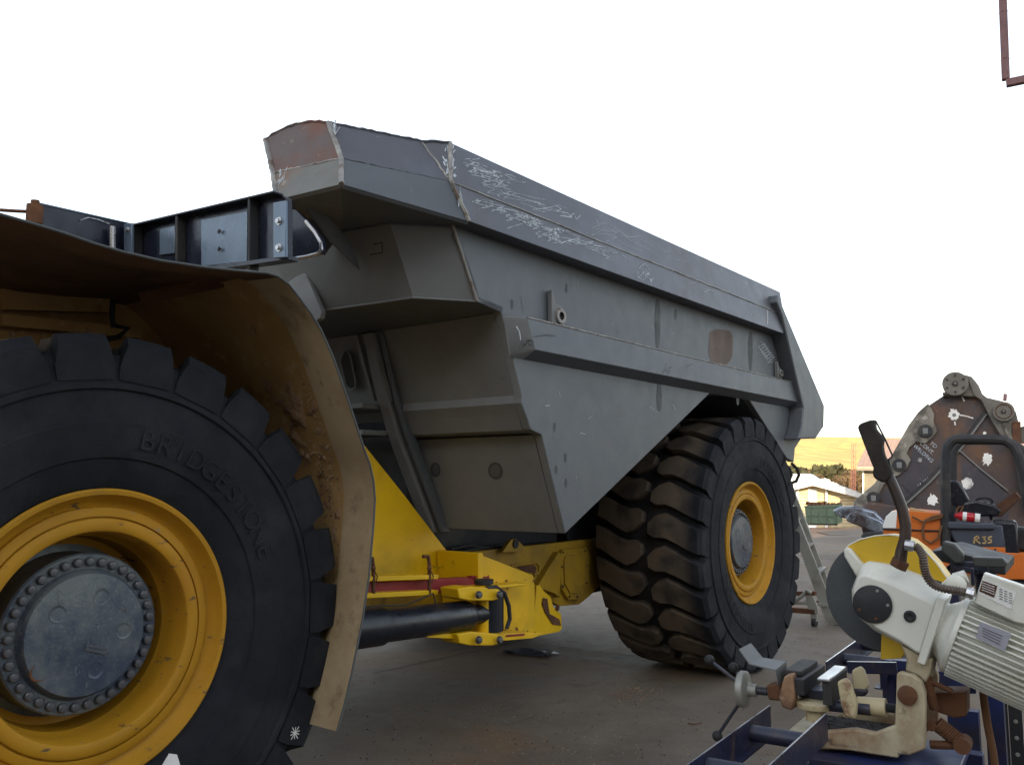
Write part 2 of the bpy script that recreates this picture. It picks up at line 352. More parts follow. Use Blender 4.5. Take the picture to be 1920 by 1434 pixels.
# far-side wheels
for c in (rwc,fwc):
    w=bpy.data.objects.new('wheel',None); COL.objects.link(w); w.parent=truck; w.location=c-Y_*3.2-truck.location; w.rotation_euler=(0,0,pi-radians(38.1))
    for p in protos[:3]:
        q=p.copy(); COL.objects.link(q); q.parent=w; q.location=(0,0,0)
# ---- dump body ---------------------------------------------------
body=bpy.data.objects.new('dump_body',None); COL.objects.link(body); body.parent=truck
def TY(l,y): return [T.N(px,py,y) for px,py in l]
YB=-3.2
# main side outline on Y=0
front_prof=[(-3.50,2.735),(-3.312,2.391),(-3.114,2.367),(-2.943,1.953),(-2.948,1.91),(-2.911,1.857),(-2.865,1.774),(-2.769,1.75),(-2.549,1.216)]
arch=[(-.689,2.137),(-.015,2.174),(.80,1.70)]
tail=[(.96,1.67),(1.02,1.84),(1.12,1.88),(1.42,1.90),(1.50,2.30),(.86,2.8),(.70,3.12)]
outl=[(-3.55,3.08)]+front_prof+arch+tail
mb=MB()
mb.prism([T.w(x,0,z) for x,z in outl],-Y_*.05,steel,steel_warm)
# floor / wheel-arch soffit running across under the body
under=[(-2.549,1.216)]+arch
for a,b in zip(under,under[1:]):
    mb.prism([T.w(a[0],-.052,a[1]+.004),T.w(b[0],-.052,b[1]+.004),T.w(b[0],-.052,b[1]+.05),T.w(a[0],-.052,a[1]+.05)],-Y_*(3.096),steel)
RS=random.Random(21)
for k in range(150):
    x=RS.uniform(-3.0,.7); z=RS.uniform(1.3,2.7); z0=1.22+max(0,(x+2.55))*.495
    if z<z0+.08 or x<-3.25+(2.7-z)*.5: continue
    c0=T.w(x,0,z); dv_=(Z_*RS.uniform(.3,1)+X_*RS.uniform(-.25,.25)) if RS.random()<.55 else (X_*RS.uniform(.3,1)+Z_*RS.uniform(-.3,.3))
    dv_=dv_*RS.choice((.02,.04,.07,.12)); mb.ribbon([c0,c0+dv_*.5+X_*RS.uniform(-.004,.004),c0+dv_],RS.choice((.0012,.002,.003)),Y_,RS.choice((darkpaint,darkpaint,weld,steel_warm,chalk)),.0012)
mb.build('side_panel',body,bevel=.004)
o=MB(); o.prism([T.w(x,YB,z) for x,z in outl],Y_*.05,steel); o.build('side_panel',body,bevel=.004)
# marks on main side face (own chalk, streak and patch shapes)
mk=MB()
def on(pxs,y=0.): return [T.N(a,b,y) for a,b in pxs]
def blob(cx,cy,rx,ry,m,y=0.,seg=14,lift=.0015,jit=.12):
    pts=[]
    for k in range(seg):
        a=2*pi*k/seg; j=1+random.uniform(-jit,jit); pts.append(T.N(cx+rx*cos(a)*j,cy+ry*sin(a)*j,y)+Y_*lift)
    mk.add(pts,[tuple(range(seg))],m)
def streak(x,y0,y1,w,m,y=0.):
    L=[];R=[];n=9
    for k in range(n):
        t=k/(n-1); yy=y0+(y1-y0)*t; ww=w*(.65+.35*sin(pi*min(1,t*1.1)))+random.uniform(-.4,.4)
        if k==n-1: ww=w*.25
        L.append(T.N(x-ww,yy,y)+Y_*.0016); R.append(T.N(x+ww,yy,y)+Y_*.0016)
    for k in range(n-1): mk.add([L[k],R[k],R[k+1],L[k+1]],[(0,1,2,3)],m)
def part(fn,name,*a,par=body,**k):
    global mk
    mk=MB(); fn(*a,**k); return mk.build(name,par)
for a_ in ((1233,560,655,5),(1236,720,773,5),(1407,622,695,4),(1267,580,600,3),(1383,717,760,3)): part(streak,'paint_streak',*a_,darkpaint)
mk=MB(); bp=[(1330,622),(1345,617),(1368,620),(1374,630),(1373,668),(1366,680),(1350,690),(1334,682),(1328,660)]
mk.add([p+Y_*.0015 for p in on(bp)],[tuple(range(9))],brownpatch); mk.build('primer_patch',body)
for (x,y) in ((1040,800),(1043,880),(1061,905),(1060,858),(1062,540),(960,570)): part(streak,'scuff_mark',x,y-8,y+9,2.2,darkpaint)
mk=MB()
for k in range(7):
    x=1425+k*3; mk.ribbon(on([(x,640+k*5),(x+9,645+k*4),(x-4,650+k*5),(x+6,660+k*3)]),.004,Y_,chalk)
mk.build('chalk_scribble',body)
# upper band (flared top rail)
def band(prof_a,prof_b,m): pass
yt,yc,yl=.03,.08,.11
A=[T.w(-3.55,yt,3.13),T.w(-3.60,yc,2.91),T.w(-3.50,yl,2.735),T.w(-3.50,.0,2.735),T.w(-3.52,-.05,2.76),T.w(-3.52,-.10,3.10),T.w(-3.55,-.06,3.13)]
Bx=(.70,.64,.53,.53,.55,.62,.70)
Bp=[T.w(x,T.loc(a)[1],T.loc(a)[2]) for x,a in zip(Bx,A)]
mb=MB(); mb.loft(A,Bp,steel_top)
# longitudinal seam bead along the crease
mb.tube([T.w(-3.60+4.24*k/40,yc+.002+random.uniform(-.001,.001),2.91+random.uniform(-.002,.002)) for k in range(41)],.0045,weld,6)
def onband(px,py,upper=True):
    if upper: P0=T.w(0,yc,2.91); tvec=T.w(0,yt,3.13)-P0
    else: P0=T.w(0,yl,2.735); tvec=T.w(0,yc,2.91)-P0
    N=X_.cross(tvec).normalized(); 
    if N.dot(Y_)<0: N=-N
    return T.pl(px,py,P0,N),N
def scrib(pts,upper,w=.004,m=chalk):
    q=[onband(x,y,upper) for x,y in pts]; lo,hi=(2.925,3.115) if upper else (2.75,2.895)
    if any(not lo<a.z<hi for a,_ in q) or any(T.loc(a)[0]<-3.5 for a,_ in q): return
    mb.ribbon([a for a,_ in q],w,q[0][1],m,.002)
R=random.Random(3)
def hatch(cx,cy,n,lx,ly,spread,upper,w=.0035):
    for i in range(n):
        x=cx+R.uniform(-1,1)*spread[0]; y=cy+R.uniform(-1,1)*spread[1]+ (x-cx)*.45
        pts=[(x,y)]
        for j in range(R.randint(2,5)):
            x+=R.uniform(.3,1)*lx*(1 if R.random()<.8 else -1); y+=R.uniform(.2,1)*ly*(1 if R.random()<.75 else -1); pts.append((x,y))
        scrib(pts,upper,w)
hatch(893,318,34,14,6,(36,18),True,.003); hatch(930,340,14,16,5,(26,14),True,.0025)
hatch(965,405,46,20,6,(75,8),False,.003); hatch(1060,440,50,18,6,(80,10),False,.0028); hatch(1205,510,18,6,9,(18,10),False,.003)
hatch(1000,385,16,30,8,(90,12),True,.002); hatch(1180,450,9,26,9,(70,12),True,.0018); hatch(1320,540,6,14,4,(30,5),False,.0025)
scrib([(1040,385),(1052,392),(1044,396),(1064,400),(1072,408),(1050,405)],True,.005); scrib([(1065,408),(1076,400),(1080,412),(1088,404)],True)
scrib([(1110,425),(1104,435),(1112,440),(1118,430),(1124,440),(1122,448)],True,.004); scrib([(1116,412),(1124,420),(1122,428)],True,.004)
scrib([(1439,582),(1439,608)],False,.008,whitep); scrib([(1150,425),(1180,450),(1220,470)],True,.002)
mb.build('top_rail',body,bevel=.006)
o=MB(); mir=lambda p:T.w(T.loc(p)[0],YB-T.loc(p)[1],T.loc(p)[2])
o.loft([mir(p) for p in A],[mir(p) for p in Bp],steel_top); o.build('top_rail',body,bevel=.006)
# lower ridge (box rib)
rp=[(0.0,2.36),(.075,2.345),(.085,2.185),(0.0,2.14)]
mb=MB()
A=[T.w(-2.995+(.06 if i>1 else 0),y,z) for i,(y,z) in enumerate(rp)]; Bq=[T.w(x,y,z) for x,(y,z) in zip((.90,.88,.98,1.0),rp)]
mb.loft(A,Bq,steel)
mb.loft([p-X_*.11-Y_*(T.loc(p)[1]-.001) for p in A],A,steel_warm,caps=False)
mb.tube([T.w(-2.99+3.86*k/60,.074+random.uniform(-.0015,.0015),2.35) for k in range(61)],.005,weld,6)
def onr(l): return [T.pl(x,y,T.w(0,.08,2.3),Y_) for x,y in l]
for i in range(16): 
    x=970+R.uniform(0,25); y=645+R.uniform(-6,8); mb.ribbon(onr([(x,y),(x+R.uniform(-9,9),y+R.uniform(-6,6)),(x+R.uniform(-9,9),y+R.uniform(-6,6))]),.003,Y_,blackmark,.008)
for l in ([(1240,700),(1246,692),(1252,700),(1254,690),(1258,688)],[(1000,632),(1020,628),(1040,630)],[(1244,690),(1248,680)],[(1285,688),(1296,682)]): mb.ribbon(onr(l),.003,Y_,blackmark,.008)
mb.ribbon(onr([(966,612),(972,622),(974,638)]),.006,Y_,chalk,.008)
mb.build('side_rib',body,bevel=.006)
# lifting lugs
def lug(px,py,s):
    m_=MB(); c=T.N(px,py,0); 
    out=[(-.075,.16),(-.06,.16),(-.03,.08),(.03,.075),(.065,.05),(.08,0),(.07,-.05),(.03,-.07),(-.075,-.07)]
    hole=[(.022*cos(a)+.012,.022*sin(a)) for a in [2*pi*k/12 for k in range(12)]]
    P=lambda x,z,t:c+X_*x*s+Z_*(z*s)+Y_*(.004+t)
    m_.prism([P(x,z,0) for x,z in out],Y_*.03,steel_warm)
    m_.lathe([(.052*s,.03),(.052*s,.05),(.026*s,.05),(.026*s,.035),(.0001,.035)],c+X_*.012*s,Y_,steel_warm,20,mats=[weld,weld,blackmark,blackmark])  # black bore paints in the shade of the lug hole
    m_.build('lifting_lug',body,bevel=.003)
lug(1038,594,.85); lug(1455,700,.6)
# rear end frame / flared tail
mb=MB()
out=[(1459,552),(1546,760),(1545,800),(1530,822),(1497,823),(1504,800),(1507,765),(1467,592),(1457,566)]
mb.prism([T.N(x,y,.125) for x,y in out],-Y_*.13,steel)
mb.build('tail_flange',body,bevel=.012)
o=MB(); o.prism([mir(T.N(x,y,.125)) for x,y in out],Y_*.13,steel); o.build('tail_flange',body,bevel=.02)
# floor of the tail and rear crosswise
mb=MB(); mb.prism([T.w(1.02,-.056,1.72),T.w(1.45,-.056,1.96),T.w(1.45,-.056,2.05),T.w(1.02,-.056,2.2)],-Y_*3.08,steel)
mb.build('tail_beam',body,bevel=.005)
# hoses under the tail
for dx in (0,14):
    mb=MB(); mb.tube([T.N(1470+dx,868,-.03),T.N(1480+dx,878,0),T.N(1484+dx,890,0),T.N(1479+dx,902,-.02),T.N(1468+dx,906,-.1)],.014,rubber,8); mb.build('air_hose',body)
# front wall: profile swept crosswise, split in upper (chamfered corner) and lower part
mb=MB()
tp=[T.Z(848,418,2.735),T.w(-3.72,-.2,2.735),T.w(-3.77,-.48,2.735),T.w(-3.80,-1.0,2.735),T.w(-3.80,-3.2,2.735)]
bt=[T.w(-3.312,0,2.391),T.Z(775,558,2.391),T.Z(600,583,2.391),T.w(-3.66,-1.0,2.391),T.w(-3.66,-3.2,2.391)]
tp[0]=T.w(-3.5,0,2.735)
for i in range(4):
    a,b,c_,d_=tp[i],tp[i+1],bt[i+1],bt[i]
    mb.loft([a,b,c_,d_],[q+X_*.04 for q in (a,b,c_,d_)],steel_warm)
for i in range(4):
    a,b=tp[i],tp[i+1]; mb.loft([a-Z_*.012-X_*.004,b-Z_*.012-X_*.004,b+X_*.35-Z_*.012,a+X_*.35-Z_*.012],[a+Z_*.02-X_*.004,b+Z_*.02-X_*.004,b+X_*.35+Z_*.02,a+X_*.35+Z_*.02],steel)
# soffit from the upper wall back to the lower wall
for i in range(4):
    a,b=bt[i],bt[i+1]; y1,y2=T.loc(a)[1],T.loc(b)[1]
    mb.loft([a+Z_*.0,b+Z_*.0,T.w(-3.10,y2-.0,2.367),T.w(-3.10,y1-.0,2.367)],[a+Z_*.03,b+Z_*.03,T.w(-3.10,y2,2.4),T.w(-3.10,y1,2.4)],steel)
# drawn square bracket
for l in ([(717,455),(718,474)],[(694,478),(718,474)],[(700,459),(717,455)]):
    q=[T.pl(x,y,tp[1],(tp[2]-tp[1]).cross(bt[1]-tp[1]).normalized()) for x,y in l]; mb.ribbon(q,.005,-X_,blackmark,.003)
mb.tube([tp[0]+(bt[0]-tp[0])*(k/14)+Y_*.004+X_*random.uniform(-.003,.003) for k in range(15)],.010,weld,7)
mb.tube([bt[0]-X_*.002+(bt[1]-bt[0])*(k/8) for k in range(9)]+[bt[1]+(bt[2]-bt[1])*(k/12) for k in range(1,13)],.007,steel_warm,6)
mb.build('front_wall',body,bevel=.003)
# lower front wall
low=front_prof[2:]
mb=MB()
seam=-.93
for a,b in zip(low,low[1:]):
    mb.loft([T.w(a[0],-.052,a[1]),T.w(b[0],-.052,b[1]),T.w(b[0],seam,b[1]),T.w(a[0],seam,a[1])],[T.w(a[0]+.04,-.052,a[1]),T.w(b[0]+.04,-.052,b[1]),T.w(b[0]+.04,seam,b[1]),T.w(a[0]+.04,seam,a[1])],steel_warm)
    mb.loft([T.w(a[0],seam,a[1]),T.w(b[0],seam,b[1]),T.w(b[0],-2.27,b[1]),T.w(a[0],-2.27,a[1])],[T.w(a[0]+.04,seam,a[1]),T.w(b[0]+.04,seam,b[1]),T.w(b[0]+.04,-2.27,b[1]),T.w(a[0]+.04,-2.27,a[1])],steel_warm) if a[1]>1.9 else None
    mb.loft([T.w(a[0],-2.27,a[1]),T.w(b[0],-2.27,b[1]),T.w(b[0],-3.15,b[1]),T.w(a[0],-3.15,a[1])],[T.w(a[0]+.04,-2.27,a[1]),T.w(b[0]+.04,-2.27,b[1]),T.w(b[0]+.04,-3.15,b[1]),T.w(a[0]+.04,-3.15,a[1])],steel_warm)
def ringm(px,py,rx,ry):
    pts=[]
    P0=T.w(-2.66,0,1.483); Nn=Y_.cross(T.w(-2.549,0,1.216)-T.w(-2.769,0,1.75)).normalized()
    if Nn.dot(X_)>0: Nn=-Nn
    pts=[T.pl(px+rx*cos(a),py+ry*sin(a),P0,Nn) for a in [2*pi*k/16 for k in range(17)]]; mb.ribbon(pts,.012,Nn,darkpaint,.003)
    mb.add([p+Nn*.002 for p in pts[:16]],[tuple(range(16))],steel)
ringm(929,882,12,14); ringm(817,880,8,12)
mb.build('front_wall_lower',body,bevel=.004)
# ribs and shelves of the recessed middle
mb=MB()
for (x0,z0,x1,z1) in ((-3.10,2.36,-2.95,1.93),(-2.95,1.93,-2.87,1.75),(-2.87,1.75,-2.56,1.19)):
    mb.prism([T.w(x0-.05,seam,z0),T.w(x1-.05,seam,z1),T.w(x1+.05,seam,z1),T.w(x0+.05,seam,z0)],-Y_*.09,steel_warm)
    mb.prism([T.w(x0-.03,seam+.055,z0),T.w(x1-.03,seam+.055,z1),T.w(x1+.05,seam+.055,z1),T.w(x0+.05,seam+.055,z0)],-Y_*.035,steel)
mb.build('corner_rib',body,bevel=.012)
mb=MB()
for (z,dx) in ((1.955,-3.12),(1.80,-3.12)):
    mb.prism([T.w(dx,-1.03,z),T.w(-2.85,-1.03,z),T.w(-2.85,-1.03,z-.03),T.w(dx,-1.03,z-.03)],-Y_*1.2,steel_warm)
mb.build('cross_shelf',body,bevel=.004)
# slotted recess plate + inner return plate, curved corner post
mb=MB()
P0=T.w(-3.04,0,2.15)
nn=Y_.cross(T.w(-2.95,0,1.93)-T.w(-3.11,0,2.367)).normalized()
if nn.dot(X_)>0: nn=-nn
fr_=T.w(-3.03,0,2.15)
sl=[(652,655),(658,655),(664,668),(673,712),(673,724),(666,728),(657,722),(652,705),(645,675)]
q=[T.pl(x,y,fr_-nn*(-.0),nn) for x,y in sl]
mb.add([p+nn*.030 for p in q],[tuple(range(len(q)))],blackmark)  # flat black face painted as the shade inside the slot
ring=[p+nn*.026 for p in q]
mb.tube(ring,.008,steel_warm,6,closed=True)
for (a,b) in (((700,625),(735,752)),((668,628),(702,752))):
    pa,pb=[T.pl(x,y,fr_+nn*.02,nn) for x,y in (a,b)]; mb.beam(pa,pb,.03,.02,steel_warm,up=nn)
mb.build('recess_plate',body,bevel=.003)
# column between fender and wall, with rounded bottom
mb=MB()
cp=[(545,492),(560,500),(575,520),(600,585),(598,598),(585,604),(572,592),(540,520)]
pts=[T.N(x,y,-.98) for x,y in [(540,490),(598,500),(604,585),(594,604),(580,604),(566,590),(540,540)]]
pts=[T.D(x,y,-3.72) for x,y in [(536,488),(560,482),(603,584),(600,597),(589,604),(578,598),(550,560),(524,508)]]
mb.prism(pts,X_*.03,steel_warm)
ctr=[T.D(x,y,-3.722) for x,y in [(520,500),(535,492),(552,500),(558,520),(545,530),(530,520)]]
for k in range(9):
    a=k*.7; c0=T.D(540+R.uniform(-12,10),508+R.uniform(-8,14),-3.722); mb.ribbon([c0,c0+Y_*R.uniform(-.04,.04)+Z_*R.uniform(-.04,.03),c0+Y_*R.uniform(-.03,.03)+Z_*R.uniform(-.04,.04)],.008,-X_,chalk,.004)
mb.build('corner_column',body,bevel=.004)
# flared front canopy: band A->B->C
At,Ac,Al=T.w(-3.55,yt,3.13),T.w(-3.60,yc,2.91),T.w(-3.50,yl,2.735)
Mt=T.Z(790,265,3.12); Mc=T.Z(815,337,2.91)
Bt,Bc,Bl=T.Z(615,230,3.13),T.Z(640,297,2.91),T.Z(640,345,2.735)
Ct,Cc,Cl=T.Z(497,262,3.13),T.Z(512,325,2.91),T.Z(517,375,2.735)
mb=MB()
inn=V((0,0,0))
def shell(a,b,c_,d_,th,m):
    n_=(b-a).cross(d_-a).normalized()
    cen=T.w(-3.3,-.8,2.9)
    if n_.dot(cen-a)<0: n_=-n_
    mb.loft([a,b,c_,d_],[p+n_*th for p in (a,b,c_,d_)],m)
NS=8
def arcpt(a,b,t,h): return a.lerp(b,t)+Z_*h*4*t*(1-t)
# front-facing pieces B->C with an arched top edge
for k in range(NS):
    t0,t1=k/NS,(k+1)/NS
    shell(arcpt(Bt,Ct,t0,.035),arcpt(Bt,Ct,t1,.035),Bc.lerp(Cc,t1),Bc.lerp(Cc,t0),.02,heat)
shell(Bc,Cc,Cl,Bl,.02,heat_lo)
shell(Bt,Mt,Ac,Bc,.02,steel_top); shell(Mt,At,Ac,Ac.lerp(Mt,.02),.02,steel_top)
shell(Bc,Ac,Al,Bl,.02,steel)
# soffit under canopy
So=[T.w(-3.5,0,2.735),T.w(-3.72,-.2,2.735),T.w(-3.77,-.48,2.735),T.w(-3.78,-.70,2.735)]
mb.add([Al,Bl,So[1],So[0]],[(0,1,2,3)],steel); mb.add([Bl,So[2],So[1]],[(0,1,2)],steel)
Ce=T.D(560,425,-3.95)
rd=[]
for k in range(7):
    a=k/6*pi/2; rd.append((Bl.lerp(So[2],.28*sin(a))-Z_*(0) , None))
Cu=T.D(528,392,-4.18); Cv=T.D(572,432,-4.0); Cw=T.D(608,480,-3.80)
mb.add([Bl,Cl,Cu,So[2]],[(0,1,2,3)],heat_lo); mb.add([Cu,Cv,Cw,So[2]],[(0,1,2,3)],steel)
# end cap of canopy (towards the cab) so it reads as a solid box
mb.add([Ct,Cc,Cl,Cu,Cv,Cw,Cw+Z_*.4],[tuple(range(7))],steel)
# weld beads
def bead(l,r=.009,m=weld):
    pts=[]
    for a,b in zip(l,l[1:]):
        n_=max(2,int((b-a).length/.02)); pts+=[a.lerp(b,k/n_)+V([random.uniform(-.0025,.0025) for _ in range(3)]) for k in range(n_)]
    mb.tube(pts+[l[-1]],r,m,6)
bead([Bt,Bc,Bl],.012); bead([Bc,Ac],.004,steel); bead([Bc,Cc],.006); bead([Ct,Cc,Cl,Cu],.012); bead([Mt,Ac],.006); bead([At,Ac,Al],.012)
bead([Bt,Mt,At],.008,steel_top); bead([arcpt(Bt,Ct,k/8,.035) for k in range(9)],.007,heat)
# ground-off smears beside welds
def smear(P,Nn,cnt,sx,sz,m=chalk,w=.01):
    for k in range(cnt):
        c0=P+X_*R.uniform(-sx,sx)*.5+Y_*R.uniform(-sx,sx)+Z_*R.uniform(-sz,sz)
        c0=c0-Nn*((c0-P).dot(Nn)); d0=(Z_*R.uniform(.3,1)+Y_*R.uniform(-.5,.5))*.05; d0=d0-Nn*d0.dot(Nn); mb.ribbon([c0,c0+d0],R.uniform(.3,1)*w,Nn,m,.003)
nf=(Bt-Bc).cross(Ct-Bc).normalized(); nf=nf if nf.dot(X_)<0 else -nf
nsd=(Bt-Bc).cross(Ac-Bc).normalized(); nsd=nsd if nsd.dot(Y_)>0 else -nsd
smear(Bt.lerp(Bc,.5)-Y_*.03,nf,26,.025,.09); smear(Bt.lerp(Bc,.4)+X_*.02,nsd,10,.02,.09); smear(Cc.lerp(Cl,.4)+Y_*.05,nf,9,.03,.05,w=.006); smear(Bc.lerp(Cc,.6)-Z_*.02,nf,10,.08,.01)
nsa=(Mt-Ac).cross(At-Ac).normalized(); nsa=nsa if nsa.dot(Y_)>0 else -nsa
smear(At.lerp(Ac,.5),nsa,26,.03,.10); smear(Ac.lerp(Al,.6)-X_*.01,Y_,14,.03,.07)
mb.build('front_canopy',body)
# triangular gusset plate under canopy
mb=MB(); g=[T.N(563,378,-.62),T.N(645,432,-.42),T.N(674,508,-.36),T.N(662,498,-.38)]
ga=T.D(563,378,-4.16); gb=T.D(650,450,-3.78); gc=T.D(673,507,-3.70); gd=T.D(604,398,-4.0)
mb.prism([ga,T.D(618,452,-3.9),gc,gb,gd],Y_*.016,steel); mb.build('gusset_plate',body,bevel=.003)
# ---- hood / black cab rear frame ---------------------------------
hood=bpy.data.objects.new('engine_hood',None); COL.objects.link(hood); hood.parent=truck
XH=-4.45
def HD(l,x=XH): return [T.D(a,b,x) for a,b in l]
mb=MB()
mb.prism(HD([(240,421),(512,357),(537,372),(538,487),(375,515),(240,520)],XH),X_*.03,blacksteel)
mb.build('rear_screen_panel',hood,bevel=.003)
mb=MB()
for l in ([(240,421),(512,357),(513,361),(240,425)],[(380,500),(540,478),(540,487),(380,510)]): mb.prism(HD(l,XH-.05),X_*.05,blacksteel)
for x in (247,328,464): 
    y0=421-(x-240)*.235; mb.prism(HD([(x,y0+2),(x+4,y0+1),(x+4,505),(x,505)],XH-.045),X_*.045,darkgrey)
mb.build('screen_frame',hood,bevel=.003)
mb=MB(); mb.prism(HD([(377,412),(463,396),(463,490),(377,500)],XH-.02),X_*.018,bluepanel)
for c in ((411,434),(411,467)):
    p=T.D(c[0],c[1],XH-.03); mb.box(p,(Y_*.012,Z_*.004,X_*.003),blackmark); mb.box(p-X_*.001,(Y_*.004,Z_*.010,X_*.003),blackmark)
mb.build('access_panel',hood,bevel=.002)
mb=MB(); mb.prism(HD([(299,430),(327,423),(327,475),(299,478)],XH-.012),X_*.010,bluepanel); mb.build('access_panel',hood,bevel=.002)
for (l,cs) in (([(512,380),(535,376),(535,482),(512,484)],[(524,415),(524,465)]),([(232,420),(247,418),(247,474),(232,470)],[(240,431)])):
    mb=MB(); mb.prism(HD(l,XH-.07),X_*.012,bluepanel)
    o_=mb.build('bolt_flange',hood,bevel=.002)
    for c in cs:
        m2=MB(); m2.lathe([(.016,.0),(.016,.004),(.010,.004),(.010,.014),(.0001,.014)],T.D(c[0],c[1],XH-.07),-X_,silver,12); m2.build('bolt',o_)
# outer dark side wall behind the flange with rounded cut-out edge
mb=MB()
cut=[T.D(x,y,-4.2) for x,y in [(540,385),(556,395),(585,425),(600,445),(605,462),(602,474),(590,478),(545,487),(540,487)]]
mb.prism(cut,X_*.02,blacksteel); mb.tube([T.D(x,y,-4.2)-X_*.004 for x,y in [(575,415),(592,436),(603,455),(604,468),(598,476),(575,482),(520,490),(440,503)]],.008,silver,6)
mb.build('side_cutout_panel',hood)
mb=MB(); mb.prism([T.N(x,y,-1.2) for x,y in [(68,380),(245,420),(245,520),(0,460),(0,430),(60,425)]],-Y_*.05,blacksteel)
mb.prism([T.N(x,y,-1.195) for x,y in [(68,378),(245,418),(245,421),(68,382)]],-Y_*.06,bluepanel)
mb.ribbon([T.N(x,y,-1.19) for x,y in [(150,413),(165,408),(185,412),(205,420)]],.004,Y_,chalk)
mb.build('hood_side_panel',hood,bevel=.003)
mb=MB(); mb.cyl(T.N(211,425,-1.16),T.N(211,470,-1.16),.014,silver,10); mb.build('latch_post',hood)
mb=MB(); mb.cyl(T.N(66,385,-1.2),T.N(64,420,-1.2),.035,rust,14); mb.cyl(T.N(66,376,-1.2),T.N(66,386,-1.2),.018,rust,12)
mb.tube([T.N(0,394,-1.22),T.N(30,396,-1.22),T.N(55,397,-1.22)],.008,rust,8); mb.build('exhaust_stub',hood)
mb=MB(); mb.box(T.w(-6.2,-1.9,2.0),(X_*1.1,Y_*.6,Z_*.5),darkgrey); mb.box(T.w(-7.0,-1.7,1.3),(X_*.9,Y_*1.1,Z_*.6),darkgrey)
mb.box(T.w(-4.62,-1.85,2.2),(X_*.15,Y_*.6,Z_*.35),darkgrey)
mb.build('hood_core',hood,bevel=.03)
# ---- fender -------------------------------------------------------
fe=[(-60,385),(0,405),(60,422),(120,440),(175,459),(230,475),(300,491),(380,503),(450,510),(500,514),(520,520),(540,535),(560,560),(582,590),(600,620),(622,670),(640,720),(662,785),(680,840),(692,872),(699,905),(701,935),(699,975),(690,1080),(677,1165),(660,1250),(645,1315),(630,1370)]
ye=.13
edge=[T.loc(T.N(x,y,ye)) for x,y in fe]
# strip crease runs 7 cm inboard and ~2 cm behind the edge
def off2(i,dn):
    a=edge[max(0,i-1)]; b=edge[min(len(edge)-1,i+1)]; tx,tz=b[0]-a[0],b[2]-a[2]; L=hypot(tx,tz); return (edge[i][0]+tz/L*dn*-1*-1, edge[i][2]-tx/L*dn*-1*-1)
fen=bpy.data.objects.new('fender',None); COL.objects.link(fen); fen.parent=truck
mb=MB(); n=len(edge)
rows_=[(ye,0.0),(ye-.06,-.006),(ye-.135,-.02),(ye-.15,-.05),(-.35,-.055),(-.65,-.055),(-1.0,-.055)]
def fp(i,y,dn,extra=0):
    x,z=off2(i,-dn+extra); return T.w(x,y,z)
# sign check: outward normal must point away from the wheel
cx_,cz_=-5.18,1.0
x,z=off2(12,.1); sg=1 if hypot(x-cx_,z-cz_)>hypot(edge[12][0]-cx_,edge[12][2]-cz_) else -1
def fp(i,y,dn):
    x,z=off2(i,sg*dn); return T.w(x,y,z)
rows_=[(ye,0.0,tan),(ye-.09,.006,tan),(ye-.20,.016,tan),(ye-.215,.034,fendin),(-.35,.040,fendin),(-.65,.040,fendin),(-1.0,.040,fendin)]
for j in range(len(rows_)-1):
    y0,d0,m0=rows_[j]; y1,d1,_=rows_[j+1]
    vs=[];
    for i in range(n): vs+=[fp(i,y0,d0),fp(i,y1,d1)]
    mb.add(vs,[(2*i,2*i+1,2*i+3,2*i+2) for i in range(10)],under_m); mb.add(vs,[(2*i,2*i+1,2*i+3,2*i+2) for i in range(10,n-1)],m0)  # upper stretch takes the brown with painted shade
    vs=[]
    for i in range(n): vs+=[fp(i,y0,d0+.009),fp(i,y1,d1+.009)]
    mb.add(vs,[(2*i,2*i+2,2*i+3,2*i+1) for i in range(n-1)],m0)
vs=[]
for i in range(n): vs+=[fp(i,ye,0),fp(i,ye,.009)]
mb.add(vs,[(2*i,2*i+1,2*i+3,2*i+2) for i in range(n-1)],fendedge)
vs=[]
for (y0,d0,_) in rows_: vs+=[fp(n-1,y0,d0),fp(n-1,y0,d0+.009)]
mb.add(vs,[(2*i,2*i+1,2*i+3,2*i+2) for i in range(len(rows_)-1)],fendedge)
o=mb.build('fender_skin',fen,angle=14)
mb=MB(); mb.tube([fp(i,ye+.001,.0045) for i in range(n)],.0048,fendedge,6); mb.build('edge_trim',fen)
# inner wheel-house wall and beams
mb=MB()
wall=[fp(i,-1.0,.055) for i in range(0,n-8)]
wl=wall+[T.w(-4.25,-1.0,.9),T.w(-6.2,-1.0,.9),T.w(-6.2,-1.0,2.3)]
mb.prism(wl,-Y_*.03,fendin)
for (px,py,qx,qy,h) in ((0,558,205,566,.10),(0,600,260,625,.05)):
    a=T.N(px,py,-.93); b=T.N(qx,qy,-.93); mb.beam(a,b,.05,h,fendin)
mb.build('wheelhouse_wall',fen,bevel=.004)
mb=MB(); mb.tube([T.N(x,y,-.9) for x,y in [(212,560),(210,590),(212,610),(240,616),(222,632),(195,638)]],.012,rubber,8); mb.build('brake_hose',fen)
mb=MB()
pa=[fp(i,-.12,.03) for i in (7,8,9,10)]; mb.beam(T.N(263,560,-.5),T.N(418,527,-.25),.012,.05,rust); mb.build('stiffener',fen,bevel=.002)
